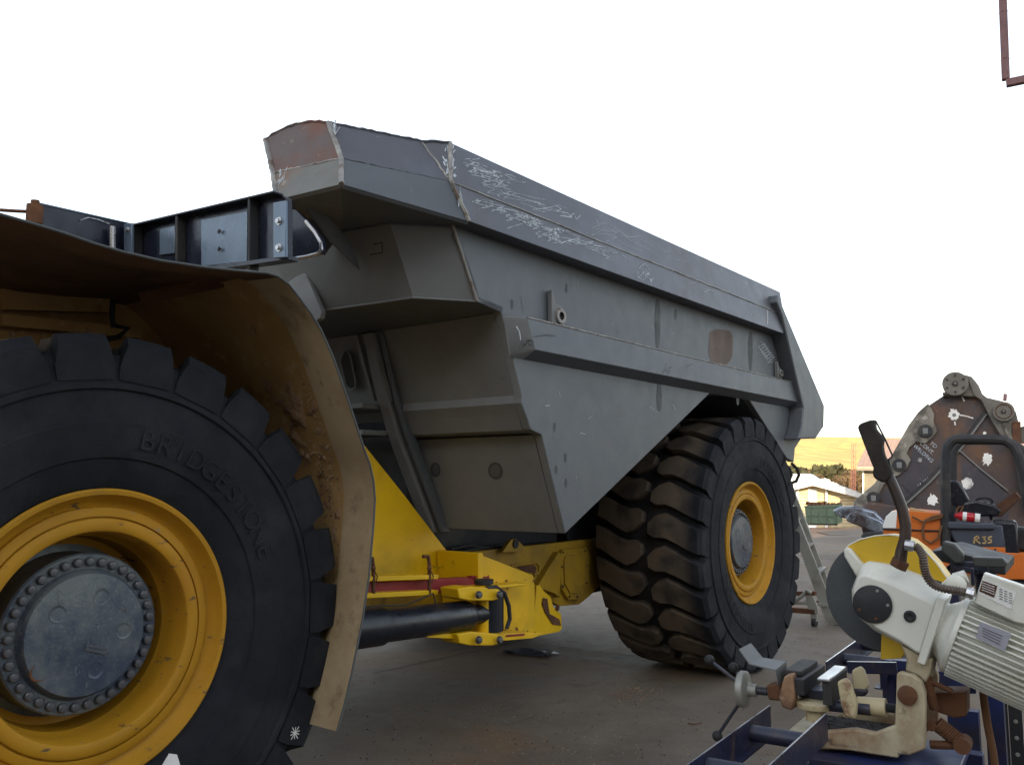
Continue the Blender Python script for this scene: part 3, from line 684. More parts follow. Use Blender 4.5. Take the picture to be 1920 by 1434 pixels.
# mud caked on the inside face
mb=MB(); R2=random.Random(11)
def surf(u,y): # u in edge index float
    i=int(u); t=u-i; return fp(i,y,.040).lerp(fp(min(i+1,n-1),y,.040),t)
for k in range(2600):
    u=15+ (R2.random()**.8)*10.5; u=min(u,26.5); c0=-.12-.04*sin(u)-abs(R2.gauss(0,.10)); 
    if u<17.5: c0=-.10-abs(R2.gauss(0,.03))
    y=max(-.6,c0); r=R2.choice((.0025,.004,.005,.007,.009,.013))*R2.uniform(.7,1.1)*(1 if y>-.25 else .5)
    p=surf(u,y)
    vs=[p+V([R2.gauss(0,1) for _ in range(3)]).normalized()*r*R2.uniform(.6,1.3) for _ in range(7)]
    mb.add(vs,[(0,1,2),(0,2,3),(0,3,4),(0,4,1),(5,2,1),(5,3,2),(5,4,3),(5,1,4),(6,1,3),(6,2,4)],mud)
o=mb.build('caked_mud',fen); o['kind']='stuff'
# continuous lumpy crust
mb=MB(); gu,gy=90,34; vs=[]
for a in range(gu):
    u=15.2+a/(gu-1)*11.3
    for b in range(gy):
        y=-.095-.34*b/(gy-1); p=surf(u,y); nz_=noise.fractal(p*9,1,2,5)+.5*noise.fractal(p*30,1,2,3); edgef=min(1,a/8,(gy-1-b)/8,b/3+.2)
        m_=max(0,nz_*1.1+.05)*edgef; c_=T.w(cx_,y,cz_); vs.append(p+(c_-p).normalized()*(.022*m_-.004))
mb.add(vs,[(a*gy+b,(a+1)*gy+b,(a+1)*gy+b+1,a*gy+b+1) for a in range(gu-1) for b in range(gy-1)],mud)
o=mb.build('mud_crust',fen,angle=60); o['kind']='stuff'
# ---- yellow rear frame / hitch -----------------------------------
fr=bpy.data.objects.new('chassis_frame',None); COL.objects.link(fr); fr.parent=truck
ys=-.92
mb=MB()
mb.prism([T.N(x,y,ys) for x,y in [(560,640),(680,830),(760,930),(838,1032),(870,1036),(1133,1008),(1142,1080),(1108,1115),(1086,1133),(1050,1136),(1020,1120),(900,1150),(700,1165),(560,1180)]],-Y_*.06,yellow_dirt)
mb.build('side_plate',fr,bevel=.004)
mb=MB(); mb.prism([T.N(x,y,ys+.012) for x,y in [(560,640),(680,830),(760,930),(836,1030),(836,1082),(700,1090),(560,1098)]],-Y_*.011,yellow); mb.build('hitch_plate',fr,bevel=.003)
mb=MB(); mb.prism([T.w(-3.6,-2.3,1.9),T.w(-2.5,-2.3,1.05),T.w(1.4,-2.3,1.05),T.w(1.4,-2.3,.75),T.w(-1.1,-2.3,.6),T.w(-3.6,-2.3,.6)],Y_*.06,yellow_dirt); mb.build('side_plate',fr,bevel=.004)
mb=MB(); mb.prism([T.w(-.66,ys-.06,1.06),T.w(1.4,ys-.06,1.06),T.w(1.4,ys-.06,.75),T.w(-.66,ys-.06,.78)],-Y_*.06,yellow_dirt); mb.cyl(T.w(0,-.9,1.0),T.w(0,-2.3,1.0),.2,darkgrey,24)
mb.box(T.w(-1.8,-1.6,.8),(X_*1.6,Y_*.6,Z_*.16),darkgrey); mb.box(T.w(-1.9,-1.62,1.55),(X_*.8,Y_*.55,Z_*.5),darkgrey); mb.box(T.w(.1,-1.65,1.55),(X_*1.1,Y_*.6,Z_*.5),darkgrey); mb.cyl(T.w(-5.18,-1.0,1.0),T.w(-5.18,-2.3,1.0),.2,darkgrey,24); mb.build('axle_and_gap_fill',fr,bevel=.01)  # upper dark boxes added as fill to keep gaps under the body dark
# bolted cover
mb=MB()
c8=[(1055,1030),(1100,1026),(1106,1040),(1104,1095),(1085,1124),(1066,1124),(1052,1100),(1050,1045)]
mb.prism([T.N(x,y,ys+.03) for x,y in c8],-Y_*.03,yellow_dirt)
mb.prism([T.N(x+(1078-x)*.3,y+(1075-y)*.25,ys+.042) for x,y in c8],-Y_*.012,yellow_dirt)
for x,y in ((1056,1035),(1098,1032),(1101,1060),(1100,1092),(1083,1118),(1068,1118),(1056,1098),(1054,1062)): mb.cyl(T.N(x,y,ys+.03),T.N(x,y,ys+.04),.007,darkgrey,8)
mb.build('bolted_cover',fr,bevel=.006)
# upper ear, slot, diagonal gusset
mb=MB()
mb.prism([T.N(x,y,ys+.06) for x,y in [(942,1035),(958,1012),(968,1010),(985,1026),(980,1034)]],-Y_*.03,yellow_dirt)
mb.lathe([(.03,0),(.03,.01),(.015,.01),(.0001,.008)],T.N(966,1019,ys+.06),Y_,darkgrey,14)
mb.tube([T.N(x,y,ys+.004) for x,y in [(958,1062),(975,1058),(1005,1054),(1011,1060),(1010,1074),(1000,1078)]],.012,yellow_dirt,6)
mb.prism([T.N(x,y,ys+.002) for x,y in [(965,1062),(1000,1058),(1006,1064),(1003,1075),(985,1072)]],Y_*.002,rust)
mb.prism([T.N(x,y,ys+.05) for x,y in [(1048,1034),(1052,1040),(1050,1120),(1040,1112),(1012,1102),(1010,1095)]],-Y_*.05,yellow_dirt)
mb.build('frame_gussets',fr,bevel=.004)
# steering bracket box
yb=-.60
mb=MB()
mb.prism([T.N(x,y,yb) for x,y in [(905,1041),(1000,1078),(1003,1100),(1003,1186),(900,1192),(900,1120),(905,1100)]],-Y_*.30,yellow)
mb.prism([T.N(x,y,yb+.03) for x,y in [(897,1036),(906,1036),(906,1105),(897,1105)]],-Y_*.33,yellow)
mb.prism([T.N(x,y,yb+.12) for x,y in [(880,1102),(990,1092),(988,1098),(880,1108)]],-Y_*.16,yellow)
mb.build('steering_bracket',fr,bevel=.005)
mb=MB()
w_=[(1006,1098),(1012,1096),(1020,1108),(1032,1118),(1038,1138),(1052,1150),(1054,1178),(1048,1184),(1008,1192),(1000,1178)]
mb.prism([T.N(x,y,yb-.1) for x,y in w_],-Y_*.05,yellow)
mb.prism([T.N(x,y,yb-.095) for x,y in [(1018,1120),(1026,1122),(1030,1150),(1048,1160),(1052,1172),(1036,1170),(1022,1148),(1016,1132)]],Y_*.003,rust)
mb.lathe([(.02,0),(.02,.01),(.0001,.012)],T.N(1044,1139,yb-.1),Y_,rust,12)
mb.build('stop_plate',fr,bevel=.004)
mb=MB()
mb.prism([T.N(x,y,-.42) for x,y in [(800,1195),(870,1198),(912,1204),(1000,1196),(1020,1188),(1000,1186),(800,1188)]],-Y_*.14,yellow)
mb.prism([T.N(x,y,-.416) for x,y in [(950,1190),(984,1187),(984,1191),(948,1194)]],-Y_*.14+Z_*.002,redp)
mb.build('lower_pin_plate',fr,bevel=.003)
# pin lugs
for (z0,z1) in ((1099,1126),(1184,1210)):
    mb=MB(); mb.prism([T.N(x,y,-.38) for x,y in [(858,z0+4),(885,z0),(935,z0+4),(942,z0+12),(938,z1-4),(925,z1),(882,z1),(862,z1-4)]],-Y_*.13,yellow)
    o_=mb.build('pin_lug',fr,bevel=.006)
    for x in (896,935):
        m2=MB(); m2.lathe([(.0001,.022),(.016,.020),(.021,.012),(.021,0)],T.N(x,(z0+z1)/2+2,-.36),Y_,boltm,10); m2.build('bolt',o_)
mb=MB(); pc=T.N(907,1150,-.46); mb.cyl(pc+Z_*.16,pc-Z_*.16,.048,yellow,20); mb.cyl(pc+Z_*.165,pc+Z_*.19,.055,darkgrey,20); mb.build('hinge_pin',fr)
# steering cylinder
mb=MB(); ca=T.N(560,1192,-.44); cb=T.N(880,1153,-.46); cc=T.N(930,1148,-.46); dr=(cb-ca).normalized()
mb.lathe([(.0001,0),(.088,0),(.088,.25),(.094,.25),(.094,.50),(.082,.50),(.082,(cb-ca).length-.04),(.07,(cb-ca).length),(.0001,(cb-ca).length)],ca,dr,cylm,28)
mb.lathe([(.055,0),(.055,(cc-cb).length)],cb,dr,cylm,20,caps=True)
mb.lathe([(.08,-.095),(.08,.095)],T.N(918,1150,-.46),Z_,cylm,24,caps=True)
mb.build('steering_cylinder',fr,bevel=.004)
for off in (0,.03):
    mb=MB(); mb.tube([T.N(x,y,-.42+off) for x,y in [(912,1102),(930,1100),(946,1112),(954,1135),(956,1160),(950,1178)]],.012,rubber,8); mb.build('grease_hose',fr)
mb=MB(); mb.tube([T.N(x,y,-.40) for x,y in [(560,1150),(700,1136),(760,1134),(790,1122),(812,1112),(818,1135)]],.004,rubber,6); mb.build('control_wire',fr)
for i,l in enumerate(([(845,1030),(880,1022),(930,1030),(980,1024),(1040,1022),(1120,1012)],[(860,1036),(900,1028),(950,1020),(1000,1030),(1060,1018)])):
    mb=MB(); mb.tube([T.N(x,y,-1.0 if i<2 else -.5) for x,y in l],.013,rubber,8); mb.build('hydraulic_hose',fr)
mb=MB()
for k in range(18):
    x,y=R.choice([(R.uniform(905,1003),R.uniform(1180,1190)),(R.uniform(905,1000),R.uniform(1080,1100)),(R.uniform(905,925),R.uniform(1105,1185))]); w_=R.uniform(.006,.02)
    c_=T.N(x,y,yb); mb.add([c_+Y_*.0015+X_*w_*cos(a)*R.uniform(.4,1.3)+Z_*w_*sin(a)*R.uniform(.4,1.3) for a in (0,1,2.1,3.2,4.1,5.2)],[(0,1,2,3,4,5)],rust if R.random()<.6 else darkpaint)
o=mb.build('paint_chips',fr); o['kind']='stuff'
# red transport lock bar with yellow rails
mb=MB(); a=T.N(560,1112,-.62); b=T.N(912,1092,-.62); mb.beam(a,b,.05,.078,redp); mb.beam(T.N(880,1081,-.60),T.N(900,1080,-.60),.04,.01,redp); mb.build('articulation_lock_bar',fr,bevel=.004)
mb=MB()
for (ya,yb_) in ((1083,1080),(1116,1109)): mb.beam(T.N(560,ya+5,-.58),T.N(811,yb_,-.58),.09,.026,yellow)
mb.build('lock_bar_rail',fr,bevel=.004)
for x in (700,805):
    mb=MB(); y0=1043 if x>750 else 1046
    mb.tube([T.N(x-12,y0,-.54),T.N(x-2,y0,-.54),T.N(x,y0+15,-.54),T.N(x,1112,-.54)],.010,rust,8); mb.sphere(T.N(x,1065,-.53),.014,rust,8); mb.tube([T.N(x,1066,-.53),T.N(x+8,1080,-.53),T.N(x+5,1092,-.53),T.N(x-2,1088,-.53)],.003,rust,6); mb.build('lock_pin',fr)
# star on tyre as small part
mbs=MB(); c=T.N(552,1373,-.041)
for k in range(5):
    a=pi*k/5+.2; dv=(X_*cos(a)+Z_*sin(a))*(.022+.005*(k%2)); mbs.ribbon([c-dv,c+dv],.0035,Y_,whitep,.004)
mbs.build('chalk_star',truck)
# paper tag at the wheel bottom
mb=MB(); q=[T.N(x,y,.03) for x,y in [(305,1434),(318,1412),(332,1414),(340,1440),(310,1445)]]; mb.prism(q,-Y_*.004,whitep); tag(mb.build('paper_tag',truck),None,None)

# ================================================================== GROUND
def gz(x,y):
    b=.045*max(0,min(1,(y-3)/3.))*max(0,min(1,(16-y)/4.)); return b-(min(max(0,y-16),24)*.0235+min(max(0,y-40),12)*.06)
def sheet(name,x0,x1,y0,y1,nx,ny,m,dz=0,edge=0):
    mb=MB(); vs=[]
    for j in range(ny+1):
        y=y0+(y1-y0)*(j/ny)
        for i in range(nx+1):
            x=x0+(x1-x0)*i/nx; vs.append((x,y,gz(x,y)+dz))
    mb.add(vs,[(j*(nx+1)+i,j*(nx+1)+i+1,(j+1)*(nx+1)+i+1,(j+1)*(nx+1)+i) for j in range(ny) for i in range(nx)],m)
    return mb.build(name)
mb=MB(); ysl=[-60,-10,3,6,12,16,20,24,28,32,36,40,45,50,56,62,70,78,120,300,900,2500]; xsl=[-2500,-300,-60,-20,-5,5,20,60,300,2500]
vs=[(x,y,gz(x,y)-.02) for y in ysl for x in xsl]; nx=len(xsl)
mb.add(vs,[(j*nx+i,j*nx+i+1,(j+1)*nx+i+1,(j+1)*nx+i) for j in range(len(ysl)-1) for i in range(nx-1)],dirt_m); struct(mb.build('ground'))
mb=MB(); ysl=[-30,-8,0,3,6,9,12,16,20,24,26.5]; xsl=[-40,-10,-3,0,3,6,10,20,40]; vs=[(x,y,gz(x,y)) for y in ysl for x in xsl]; nx=len(xsl)
mb.add(vs,[(j*nx+i,j*nx+i+1,(j+1)*nx+i+1,(j+1)*nx+i) for j in range(len(ysl)-1) for i in range(nx-1)],ground_m)
# saw-cut joints and hairline cracks in the slab
def gp(px,py,h=.002):
    p=T.Z(px,py,0)
    for _ in range(4): p=T.Z(px,py,gz(0,p.y)+h)
    return p
dark=mat('dark joint line',(.03,.026,.022),.9)  # near-black own colour of joints, cracks and some grit
for l in ([(980,1205),(1040,1211),(1110,1221),(1180,1228),(1240,1236),(1330,1250)],[(700,1262),(800,1240),(960,1205)]): mb.ribbon([gp(*p) for p in l],.012,Z_,dark,.002)
for k in range(16):
    x,y=R.uniform(700,1240),R.uniform(1150,1400); l=[(x,y)]
    for j in range(7): x+=R.uniform(4,22); y+=R.uniform(-7,5); l.append((x,y))
    mb.ribbon([gp(*p) for p in l],.004,Z_,dark,.002)
struct(mb.build('yard_slab'))
# pale road patches further off
for i,l in enumerate(([(1500,1012),(1560,1003),(1640,1000),(1800,1004),(1900,1030),(1500,1042)],[(1530,997),(1620,990),(1700,992),(1640,1000),(1560,1004)])):
    mb=MB(); pts=[]
    for px,py in l:
        r=ray(px,py); t=10.
        for _ in range(40): t=(gz(0,r.y*t)+.004-CZ)/r.z
        pts.append(CAM+r*t)
    mb.add(pts,[tuple(range(len(pts)))],ground_m); struct(mb.build('pavement'))
# powder and stain
mb=MB()
for k in range(110):
    x,y=R.gauss(1185,28),R.gauss(1300,9); p=gp(x,y,0); r=R.uniform(.002,.008); mb.add([p+V((r*cos(a),r*sin(a),.003+.004*(a<3))) for a in (0,1.3,2.5,3.9,5.1)],[(0,1,2,3,4)],whitep if R.random()<.0 else mud)
o=mb.build('sawdust_spill'); tag(o,'pale powder spilt on the concrete in front of the rear tyre','powder',kind='stuff')
mb=MB()
for k in range(2600):
    x,y=R.uniform(560,1700),1100+R.random()**.7*334; p=gp(x,y,0); r=R.uniform(.0015,.006); h=r*R.uniform(.5,1.4); vs=[p+V((r*cos(a)*R.uniform(.6,1.4),r*sin(a)*R.uniform(.6,1.4),0)) for a in (0,1.6,3.1,4.7)]+[p+V((0,0,h))]
    mb.add(vs,[(0,1,4),(1,2,4),(2,3,4),(3,0,4)],[dark,mud,steel_warm][k%3])
o=mb.build('grit'); tag(o,'loose grit and crumbs scattered over the concrete yard','grit',kind='stuff')
def scrap(name,pts,m,label,h=.01):
    mb=MB(); q=[T.Z(x,y,z) for x,y,z in pts]; mb.prism(q,V((0,0,h)),m); return tag(mb.build(name,bevel=.001),label,'scrap metal')
mb=MB(); c0=gp(992,1226,0); vs=[]
for i in range(15):
    for j in range(6):
        u_,v_=i/14-.5,j/5-.5; vs.append(c0+T.n*(u_*.26*1.6)+T.d*(v_*.22+u_*.1)+V((0,0,.012+.05*abs(noise.noise(V((u_*4,v_*3,2))))*(1-abs(u_)*1.2)+.05*max(0,.25-v_*v_*2-u_*u_)+.03*noise.noise(V((u_*9,v_*8,7)))*.6)))
mb.add(vs,[(i*6+j,(i+1)*6+j,(i+1)*6+j+1,i*6+j+1) for i in range(14) for j in range(5)],steel_top); mb.add([vs[13*6+1]+V((0,0,.01)),vs[14*6+1]+V((0,0,.01)),vs[14*6+3]+V((0,0,.02)),vs[12*6+3]+V((0,0,.02))],[(0,1,2,3)],silver)
tag(mb.build('scrap_sheet'),'crumpled dark scrap sheet lying on the concrete under the yellow frame','scrap metal')
mb=MB(); mb.tube([gp(1290,1355,.004),gp(1302,1357,.008),gp(1316,1354,.004)],.003,rust,6); tag(mb.build('wire_offcut'),'short bent wire offcut lying alone on the bare concrete left of the saw table','wire')

# ================================================================== LADDER + DOLLY
L=Frame(38.1,(0,0))
lad=thing('step_ladder','aluminium step ladder with black feet leaning behind the rear tyre','ladder',T.Z(1560,1170,0)*1.0)
def LD(px,py,d): return T.D(px,py,d)
# ladder plane: bottom right foot at (1548,1180); top hidden behind tyre
base=T.Z(1560,1180,.0); dpt=T.loc(base)[0]
for (l,dd,m) in (([(1452,900),(1468,900),(1575,1172),(1553,1178)],0,galv),([(1462,880),(1474,880),(1572,1140),(1558,1140)],.30,galv)):
    mb=MB(); mb.prism([T.D(x,y,dpt+dd) for x,y in l],X_*.028,galv); mb.build('stile',lad,bevel=.003)
for (x,y) in ((1488,975),(1512,1022),(1536,1068),(1558,1116),(1464,925)):
    mb=MB(); a=T.D(x-6,y+6,dpt+.02); b=T.D(x+8,y-4,dpt+.30); mb.beam(a,b,.07,.025,galv); mb.build('tread',lad,bevel=.002)
mb=MB(); mb.prism([T.D(x,y,dpt-.005) for x,y in [(1550,1173),(1571,1171),(1577,1183),(1555,1183)]],X_*.04,rubber); mb.build('foot',lad)
mb=MB(); mb.prism([T.D(x,y,dpt+.29) for x,y in [(1558,1139),(1570,1139),(1574,1160),(1564,1158)]],X_*.04,rubber); mb.build('foot',lad)
mb=MB(); mb.beam(T.D(1480,1128,dpt-.01),T.D(1552,1134,dpt-.01),.02,.03,galv); mb.build('brace',lad)
dol=thing('equipment_dolly','low rusty wheeled dolly frame with caster beside the ladder foot','dolly',T.Z(1500,1165,0))
q0=T.loc(T.Z(1500,1178,0))[0]-.1
mb=MB()
mb.beam(T.D(1440,1112,q0),T.D(1530,1112,q0),.06,.04,rust); mb.beam(T.D(1440,1140,q0),T.D(1530,1146,q0),.06,.05,rust); mb.beam(T.D(1440,1128,q0+.3),T.D(1550,1130,q0+.3),.05,.04,rust)
mb.prism([T.D(x,y,q0-.03) for x,y in [(1508,1108),(1522,1112),(1530,1130),(1535,1150),(1518,1150),(1512,1130)]],X_*.02,galv)
mb.tube([T.D(x,y,q0-.02) for x,y in [(1490,1128),(1506,1115),(1512,1106),(1522,1112)]],.02,galv,8)
mb.build('deck_frame',dol,bevel=.003)
mb=MB(); c=T.D(1527,1166,q0); mb.lathe([(.0001,-.02),(.045,-.02),(.045,.02),(.0001,.02)],c,Y_,rubber,16); mb.box(c+Z_*.05,(X_*.02,Y_*.03,Z_*.04),galv); mb.build('caster',dol)

# ================================================================== CUT-OFF SAW (frame C: rollers run away at 33 deg)
C=Frame(33.)
c_d,c_n=C.d,C.n
def CD(l,d): return [C.D(x,y,d) for x,y in l]
saw=thing('cutoff_saw','cream abrasive cut-off saw with yellow blade guard and finned motor, handle raised','chop saw',C.Z(1700,1400,.72))
mb=MB(); cc=C.D(1655,1115,2.95)
mb.lathe([(.0001,-.002),(.168,-.002),(.171,0),(.168,.002),(.0001,.002)],cc,c_d,disc,96); mb.build('abrasive_disc',saw)
mb=MB()
arc=[(1583,1034),(1592,1022),(1612,1012),(1640,1005),(1665,1003),(1685,1005),(1710,1014),(1735,1034),(1756,1057),(1775,1084)]
gl=arc+[(1768,1091),(1740,1083),(1700,1110),(1640,1110),(1610,1070)]
mb.prism(CD(gl,2.90),c_d*.012,sawyel); mb.prism(CD(gl,3.00),c_d*.010,sawyel)
o_=CD(arc,2.90); i_=CD(arc,2.90)
mb.loft(o_[:]+[p-(p-cc).normalized()*.006 for p in reversed(o_)],[p+c_d*.11 for p in o_]+[p+c_d*.11-(p-cc).normalized()*.006 for p in reversed(o_)],sawyel)
mb.tube([p+c_d*.004 for p in o_],.004,cream,6)
mb.build('blade_guard',saw,bevel=.002)
mb=MB(); mb.prism(CD([(1654,1150),(1700,1150),(1706,1210),(1690,1234),(1651,1236)],2.89),c_d*.012,sawyel); mb.build('lower_guard',saw,bevel=.002)
mb=MB(); mb.prism(CD([(1581,1032),(1586,1026),(1593,1029),(1620,1062),(1606,1082),(1583,1044)],2.87),c_d*.06,cream); mb.build('guard_arm',saw,bevel=.006)
# gearbox: rear outline lofted to a smaller front outline (sloping top face)
rear=[(1611,1068),(1617,1058),(1626,1053),(1650,1056),(1680,1062),(1720,1078),(1752,1094),(1768,1108),(1732,1232),(1722,1230),(1690,1208),(1640,1182),(1612,1158),(1598,1130),(1597,1105)]
frnt=[(1607,1085),(1612,1080),(1622,1078),(1646,1085),(1676,1096),(1708,1112),(1738,1126),(1753,1134),(1726,1224),(1718,1222),(1688,1202),(1642,1177),(1616,1155),(1602,1129),(1600,1106)]
mb=MB(); mb.loft(CD(rear,2.86),CD(frnt,2.78),cream); mb.loft([p+c_d*.05 for p in CD(rear,2.86)],CD(rear,2.86),cream); gb_=mb.build('gearbox',saw,bevel=.005,angle=50)
mb=MB(); mb.lathe([(.055,0),(.055,.006),(.052,.008),(.0001,.008)],C.D(1636,1132,2.779),-c_d,darkgrey,40)
for a in (1.2,3.6,4.9,0): 
    p=C.D(1636,1132,2.771)+c_n*.042*cos(a)+Z_*.042*sin(a); mb.lathe([(.0045,0),(.0045,.003),(.0001,.003)],p,-c_d,rust if a>2 else silver,10)
mb.build('gearbox_cover',gb_)
mb=MB(); mb.lathe([(.017,0),(.0165,.004),(.012,.006),(.0001,.002)],C.D(1706,1155,2.779),-c_d,rubber,24); mb.build('plug',gb_)
mb=MB(); 
a=C.D(1772,1116,2.84); b=C.D(1734,1236,2.84)
mb.beam(a,b,.15,.022,cream,up=c_d.cross((b-a).normalized())); mb.build('mounting_flange',saw,bevel=.003)
# motor
ax=(C.D(1920,1240,2.84)-C.D(1752,1168,2.84)).normalized(); m0=C.D(1762,1176,2.86)
mot=bpy.data.objects.new('motor',None); COL.objects.link(mot); mot.parent=saw
mb=MB(); mb.lathe([(.078,-.03),(.076,.005),(.092,.025),(.106,.035),(.114,.038),(.114,.052),(.10,.056)],m0,ax,cream,48,caps=True); mb.build('end_bell',mot,bevel=.002)
mb=MB(); r0=.100; mb.lathe([(r0,.05),(r0,.30)],m0,ax,cream,64,caps=True)
u=ax.cross(c_d).normalized(); v=ax.cross(u).normalized()
for k in range(44):
    a=2*pi*k/44; rr=(u*cos(a)+v*sin(a)); tt=ax.cross(rr)
    mb.box(m0+rr*(r0+.009)+ax*.172,(ax*.118,rr*.012,tt*.0024),cream)
mb.build('finned_casing',mot)
mb=MB(); mb.lathe([(.116,.285),(.124,.29),(.124,.41),(.11,.43),(.0001,.43)],m0,ax,cream,64); mb.build('fan_cowl',mot,bevel=.003)
mb=MB(); 
for rr_,tt_ in ((.14,0),):
    pass
up2=(-(ax.cross(c_d))).normalized(); up2=up2 if up2.z>0 else -up2
tb=[(1845,1074),(1940,1106),(1930,1172),(1902,1166),(1826,1130)]
mb.loft(CD([(x+2,y-3) for x,y in tb],2.86),CD(tb,2.76),cream); tbo=mb.build('terminal_box',mot,bevel=.004)
mb=MB()
lab=[(1848,1084),(1908,1108),(1900,1146),(1840,1120)]
mb.prism(CD([(1842,1088),(1870,1098),(1864,1120),(1836,1108)],2.757),c_d*.002,rust)
mb.prism(CD([(1843,1086),(1906,1110),(1896,1142),(1834,1112)],2.7585),c_d*.001,whitep)
tw=R
for r_ in range(5):
    for s_ in range(3):
        x=1874+s_*9; y=1103+s_*3.6+r_*4.5; mb.prism(CD([(x,y),(x+6,y+2.3),(x+5.7,y+3.3),(x-.3,y+1)],2.757),c_d*.001,darkgrey)
for r_ in range(4):
    x=1841+.0*r_; y=1091+r_*4.5; mb.prism(CD([(x,y),(x+24,y+9),(x+23.7,y+10),(x-.3,y+1)],2.7555),c_d*.001,whitep)
mb.build('label_plate',tbo)
mb=MB(); 
pc_=[C.D(x,y,2.738) for x,y in [(1838,1165),(1896,1187),(1884,1222),(1830,1195)]]
mb.prism(pc_,c_d*.003,mat('etched plate',(.42,.43,.50),.4,.3))
for r_ in range(4):
    mb.prism([C.D(x,y,2.7365) for x,y in [(1842,1176+r_*5),(1880-r_*2,1192+r_*5),(1880-r_*2,1193+r_*5),(1842,1177+r_*5)]],c_d*.001,darkgrey)
mb.build('rating_plate',mot)
# conduit
pts=[(1716,1024),(1722,1028),(1730,1042),(1733,1062),(1738,1080),(1750,1095),(1770,1103),(1795,1107),(1812,1111)]
sm=[]
P_=[C.D(x,y,2.76) for x,y in pts]
for i in range(len(P_)-1):
    for k in range(12):
        t=k/12; p0=P_[max(0,i-1)];p1=P_[i];p2=P_[i+1];p3=P_[min(len(P_)-1,i+2)]
        sm.append(.5*((2*p1)+(p2-p0)*t+(2*p0-5*p1+4*p2-p3)*t*t+(3*p1-p0-3*p2+p3)*t*t*t))
mb=MB(); mb.tube(sm,[.0125 if k%3 else .0098 for k in range(len(sm))],mat('ribbed conduit',(.16,.13,.11),.5,.3,[((.07,.04,.03),9,.5,.6,U,.8)]),10); mb.build('cable_conduit',saw,angle=60)
for (a,b) in (((1697,1021),(1714,1024)),((1812,1110),(1826,1114))):
    mb=MB(); p,q=C.D(*a,2.76),C.D(*b,2.76); mb.cyl(p,q,.0155,silver,8); mb.cyl(p.lerp(q,.6),p.lerp(q,.75),.019,silver,6); mb.build('conduit_fitting',saw)
# handle
mb=MB(); hp=[(1687,1058),(1690,1035),(1697,1010),(1698,985),(1692,955),(1682,928),(1672,905),(1666,893)]
mb.tube([C.D(x,y,2.78) for x,y in hp],[.018,.017,.016,.016,.016,.0155,.015,.016],rust and mat('worn brown tube',(.075,.05,.04),.4,.3,[((.03,.028,.03),6,.45,.6,U,.8)]),14)
mb.cyl(C.D(1683,1064,2.78),C.D(1690,1050,2.78),.024,rust,8); mb.build('handle_bar',saw)
mb=MB(); gp_=[(1607,801),(1611,794),(1634,786),(1638,790),(1640,803),(1652,818),(1655,822),(1653,836),(1656,852),(1671,884),(1672,891),(1664,902),(1654,905),(1640,897),(1635,890),(1637,878)]
mb.prism(CD(gp_,2.76),c_d*.045,mat('brown grey moulded grip',(.055,.045,.038),.8,0,[((.03,.026,.024),6,.45,.6,U,.8)],.3,60,.2)); mb.build('pistol_grip',saw,bevel=.010)
mb=MB(); mb.tube([C.D(x,y,2.782) for x,y in [(1636,788),(1642,789),(1658,820),(1673,853),(1672,857),(1666,861),(1667,868),(1670,884)]],.0028,darkgrey,6); mb.build('trigger_lever',saw)
# lower arm, base casting
mb=MB(); mb.loft(CD([(1688,1205),(1732,1230),(1760,1225),(1752,1262),(1738,1283),(1722,1268),(1698,1258),(1700,1235)],2.90),CD([(1690,1208),(1730,1232),(1748,1236),(1744,1262),(1736,1280),(1724,1268),(1698,1256),(1702,1236)],2.80),creamdirty); mb.build('swing_arm',saw,bevel=.005)
mb=MB(); bp_=[(1503,1404),(1540,1372),(1602,1366),(1640,1374),(1678,1360),(1681,1262),(1690,1260),(1712,1266),(1728,1278),(1735,1300),(1735,1404),(1705,1416),(1640,1410),(1560,1405)]
mb.prism(CD(bp_,2.74),c_d*.03,creamdirty); mb.prism([p+c_d*.26 for p in CD(bp_,2.74)],c_d*.03,creamdirty)
za=C.D(1600,1376,2.77).z
mb.box(C.w(2.88,C.loc(C.D(1590,1376,2.77))[1]-.02,za-.03),(c_d*.14,c_n*.16,Z_*.01),creamdirty)
base_=mb.build('base_casting',saw,bevel=.005)
mb=MB(); mb.box(C.w(2.88,C.loc(C.D(1600,1376,2.77))[1]-.0,za-.014),(c_d*.10,c_n*.13,Z_*.006),swarf)
for k in range(500):
    p=C.w(2.88+R.uniform(-.1,.1),C.loc(C.D(1610,1376,2.77))[1]+R.uniform(-.13,.12),za-.008); r=R.uniform(.002,.005); mb.add([p+V([R.uniform(-r,r) for _ in range(3)]) for _ in range(4)],[(0,1,2),(0,2,3),(0,3,1),(1,3,2)],swarf if R.random()<.9 else boltm)
tag(mb.build('swarf_pile',saw),None,None,kind='stuff')
mb=MB(); mb.lathe([(.026,-.02),(.026,.012),(.022,.014),(.0001,.014)],C.D(1702,1302,2.74),-c_d,rust,28); mb.build('pivot_pin',saw)
mb=MB(); mb.prism(CD([(1752,1298),(1812,1298),(1812,1342),(1790,1346),(1756,1334)],2.86),c_d*.1,rust)
mb.cyl(C.D(1738,1268,2.82),C.D(1752,1330,2.82),.014,rust,8); mb.tube(CD([(1738,1276),(1760,1284),(1786,1296)],2.82),.008,rust,8); mb.build('counter_bracket',saw,bevel=.003)
sp=[];a0=C.D(1757,1356,2.80);a1=C.D(1800,1390,2.80);ad=(a1-a0).normalized(); su=ad.cross(c_d).normalized(); 
for k in range(12*11+1):
    t=k/(12*11); th=2*pi*k/12; sp.append(a0.lerp(a1,t)+(su*cos(th)+c_d*sin(th))*.020)
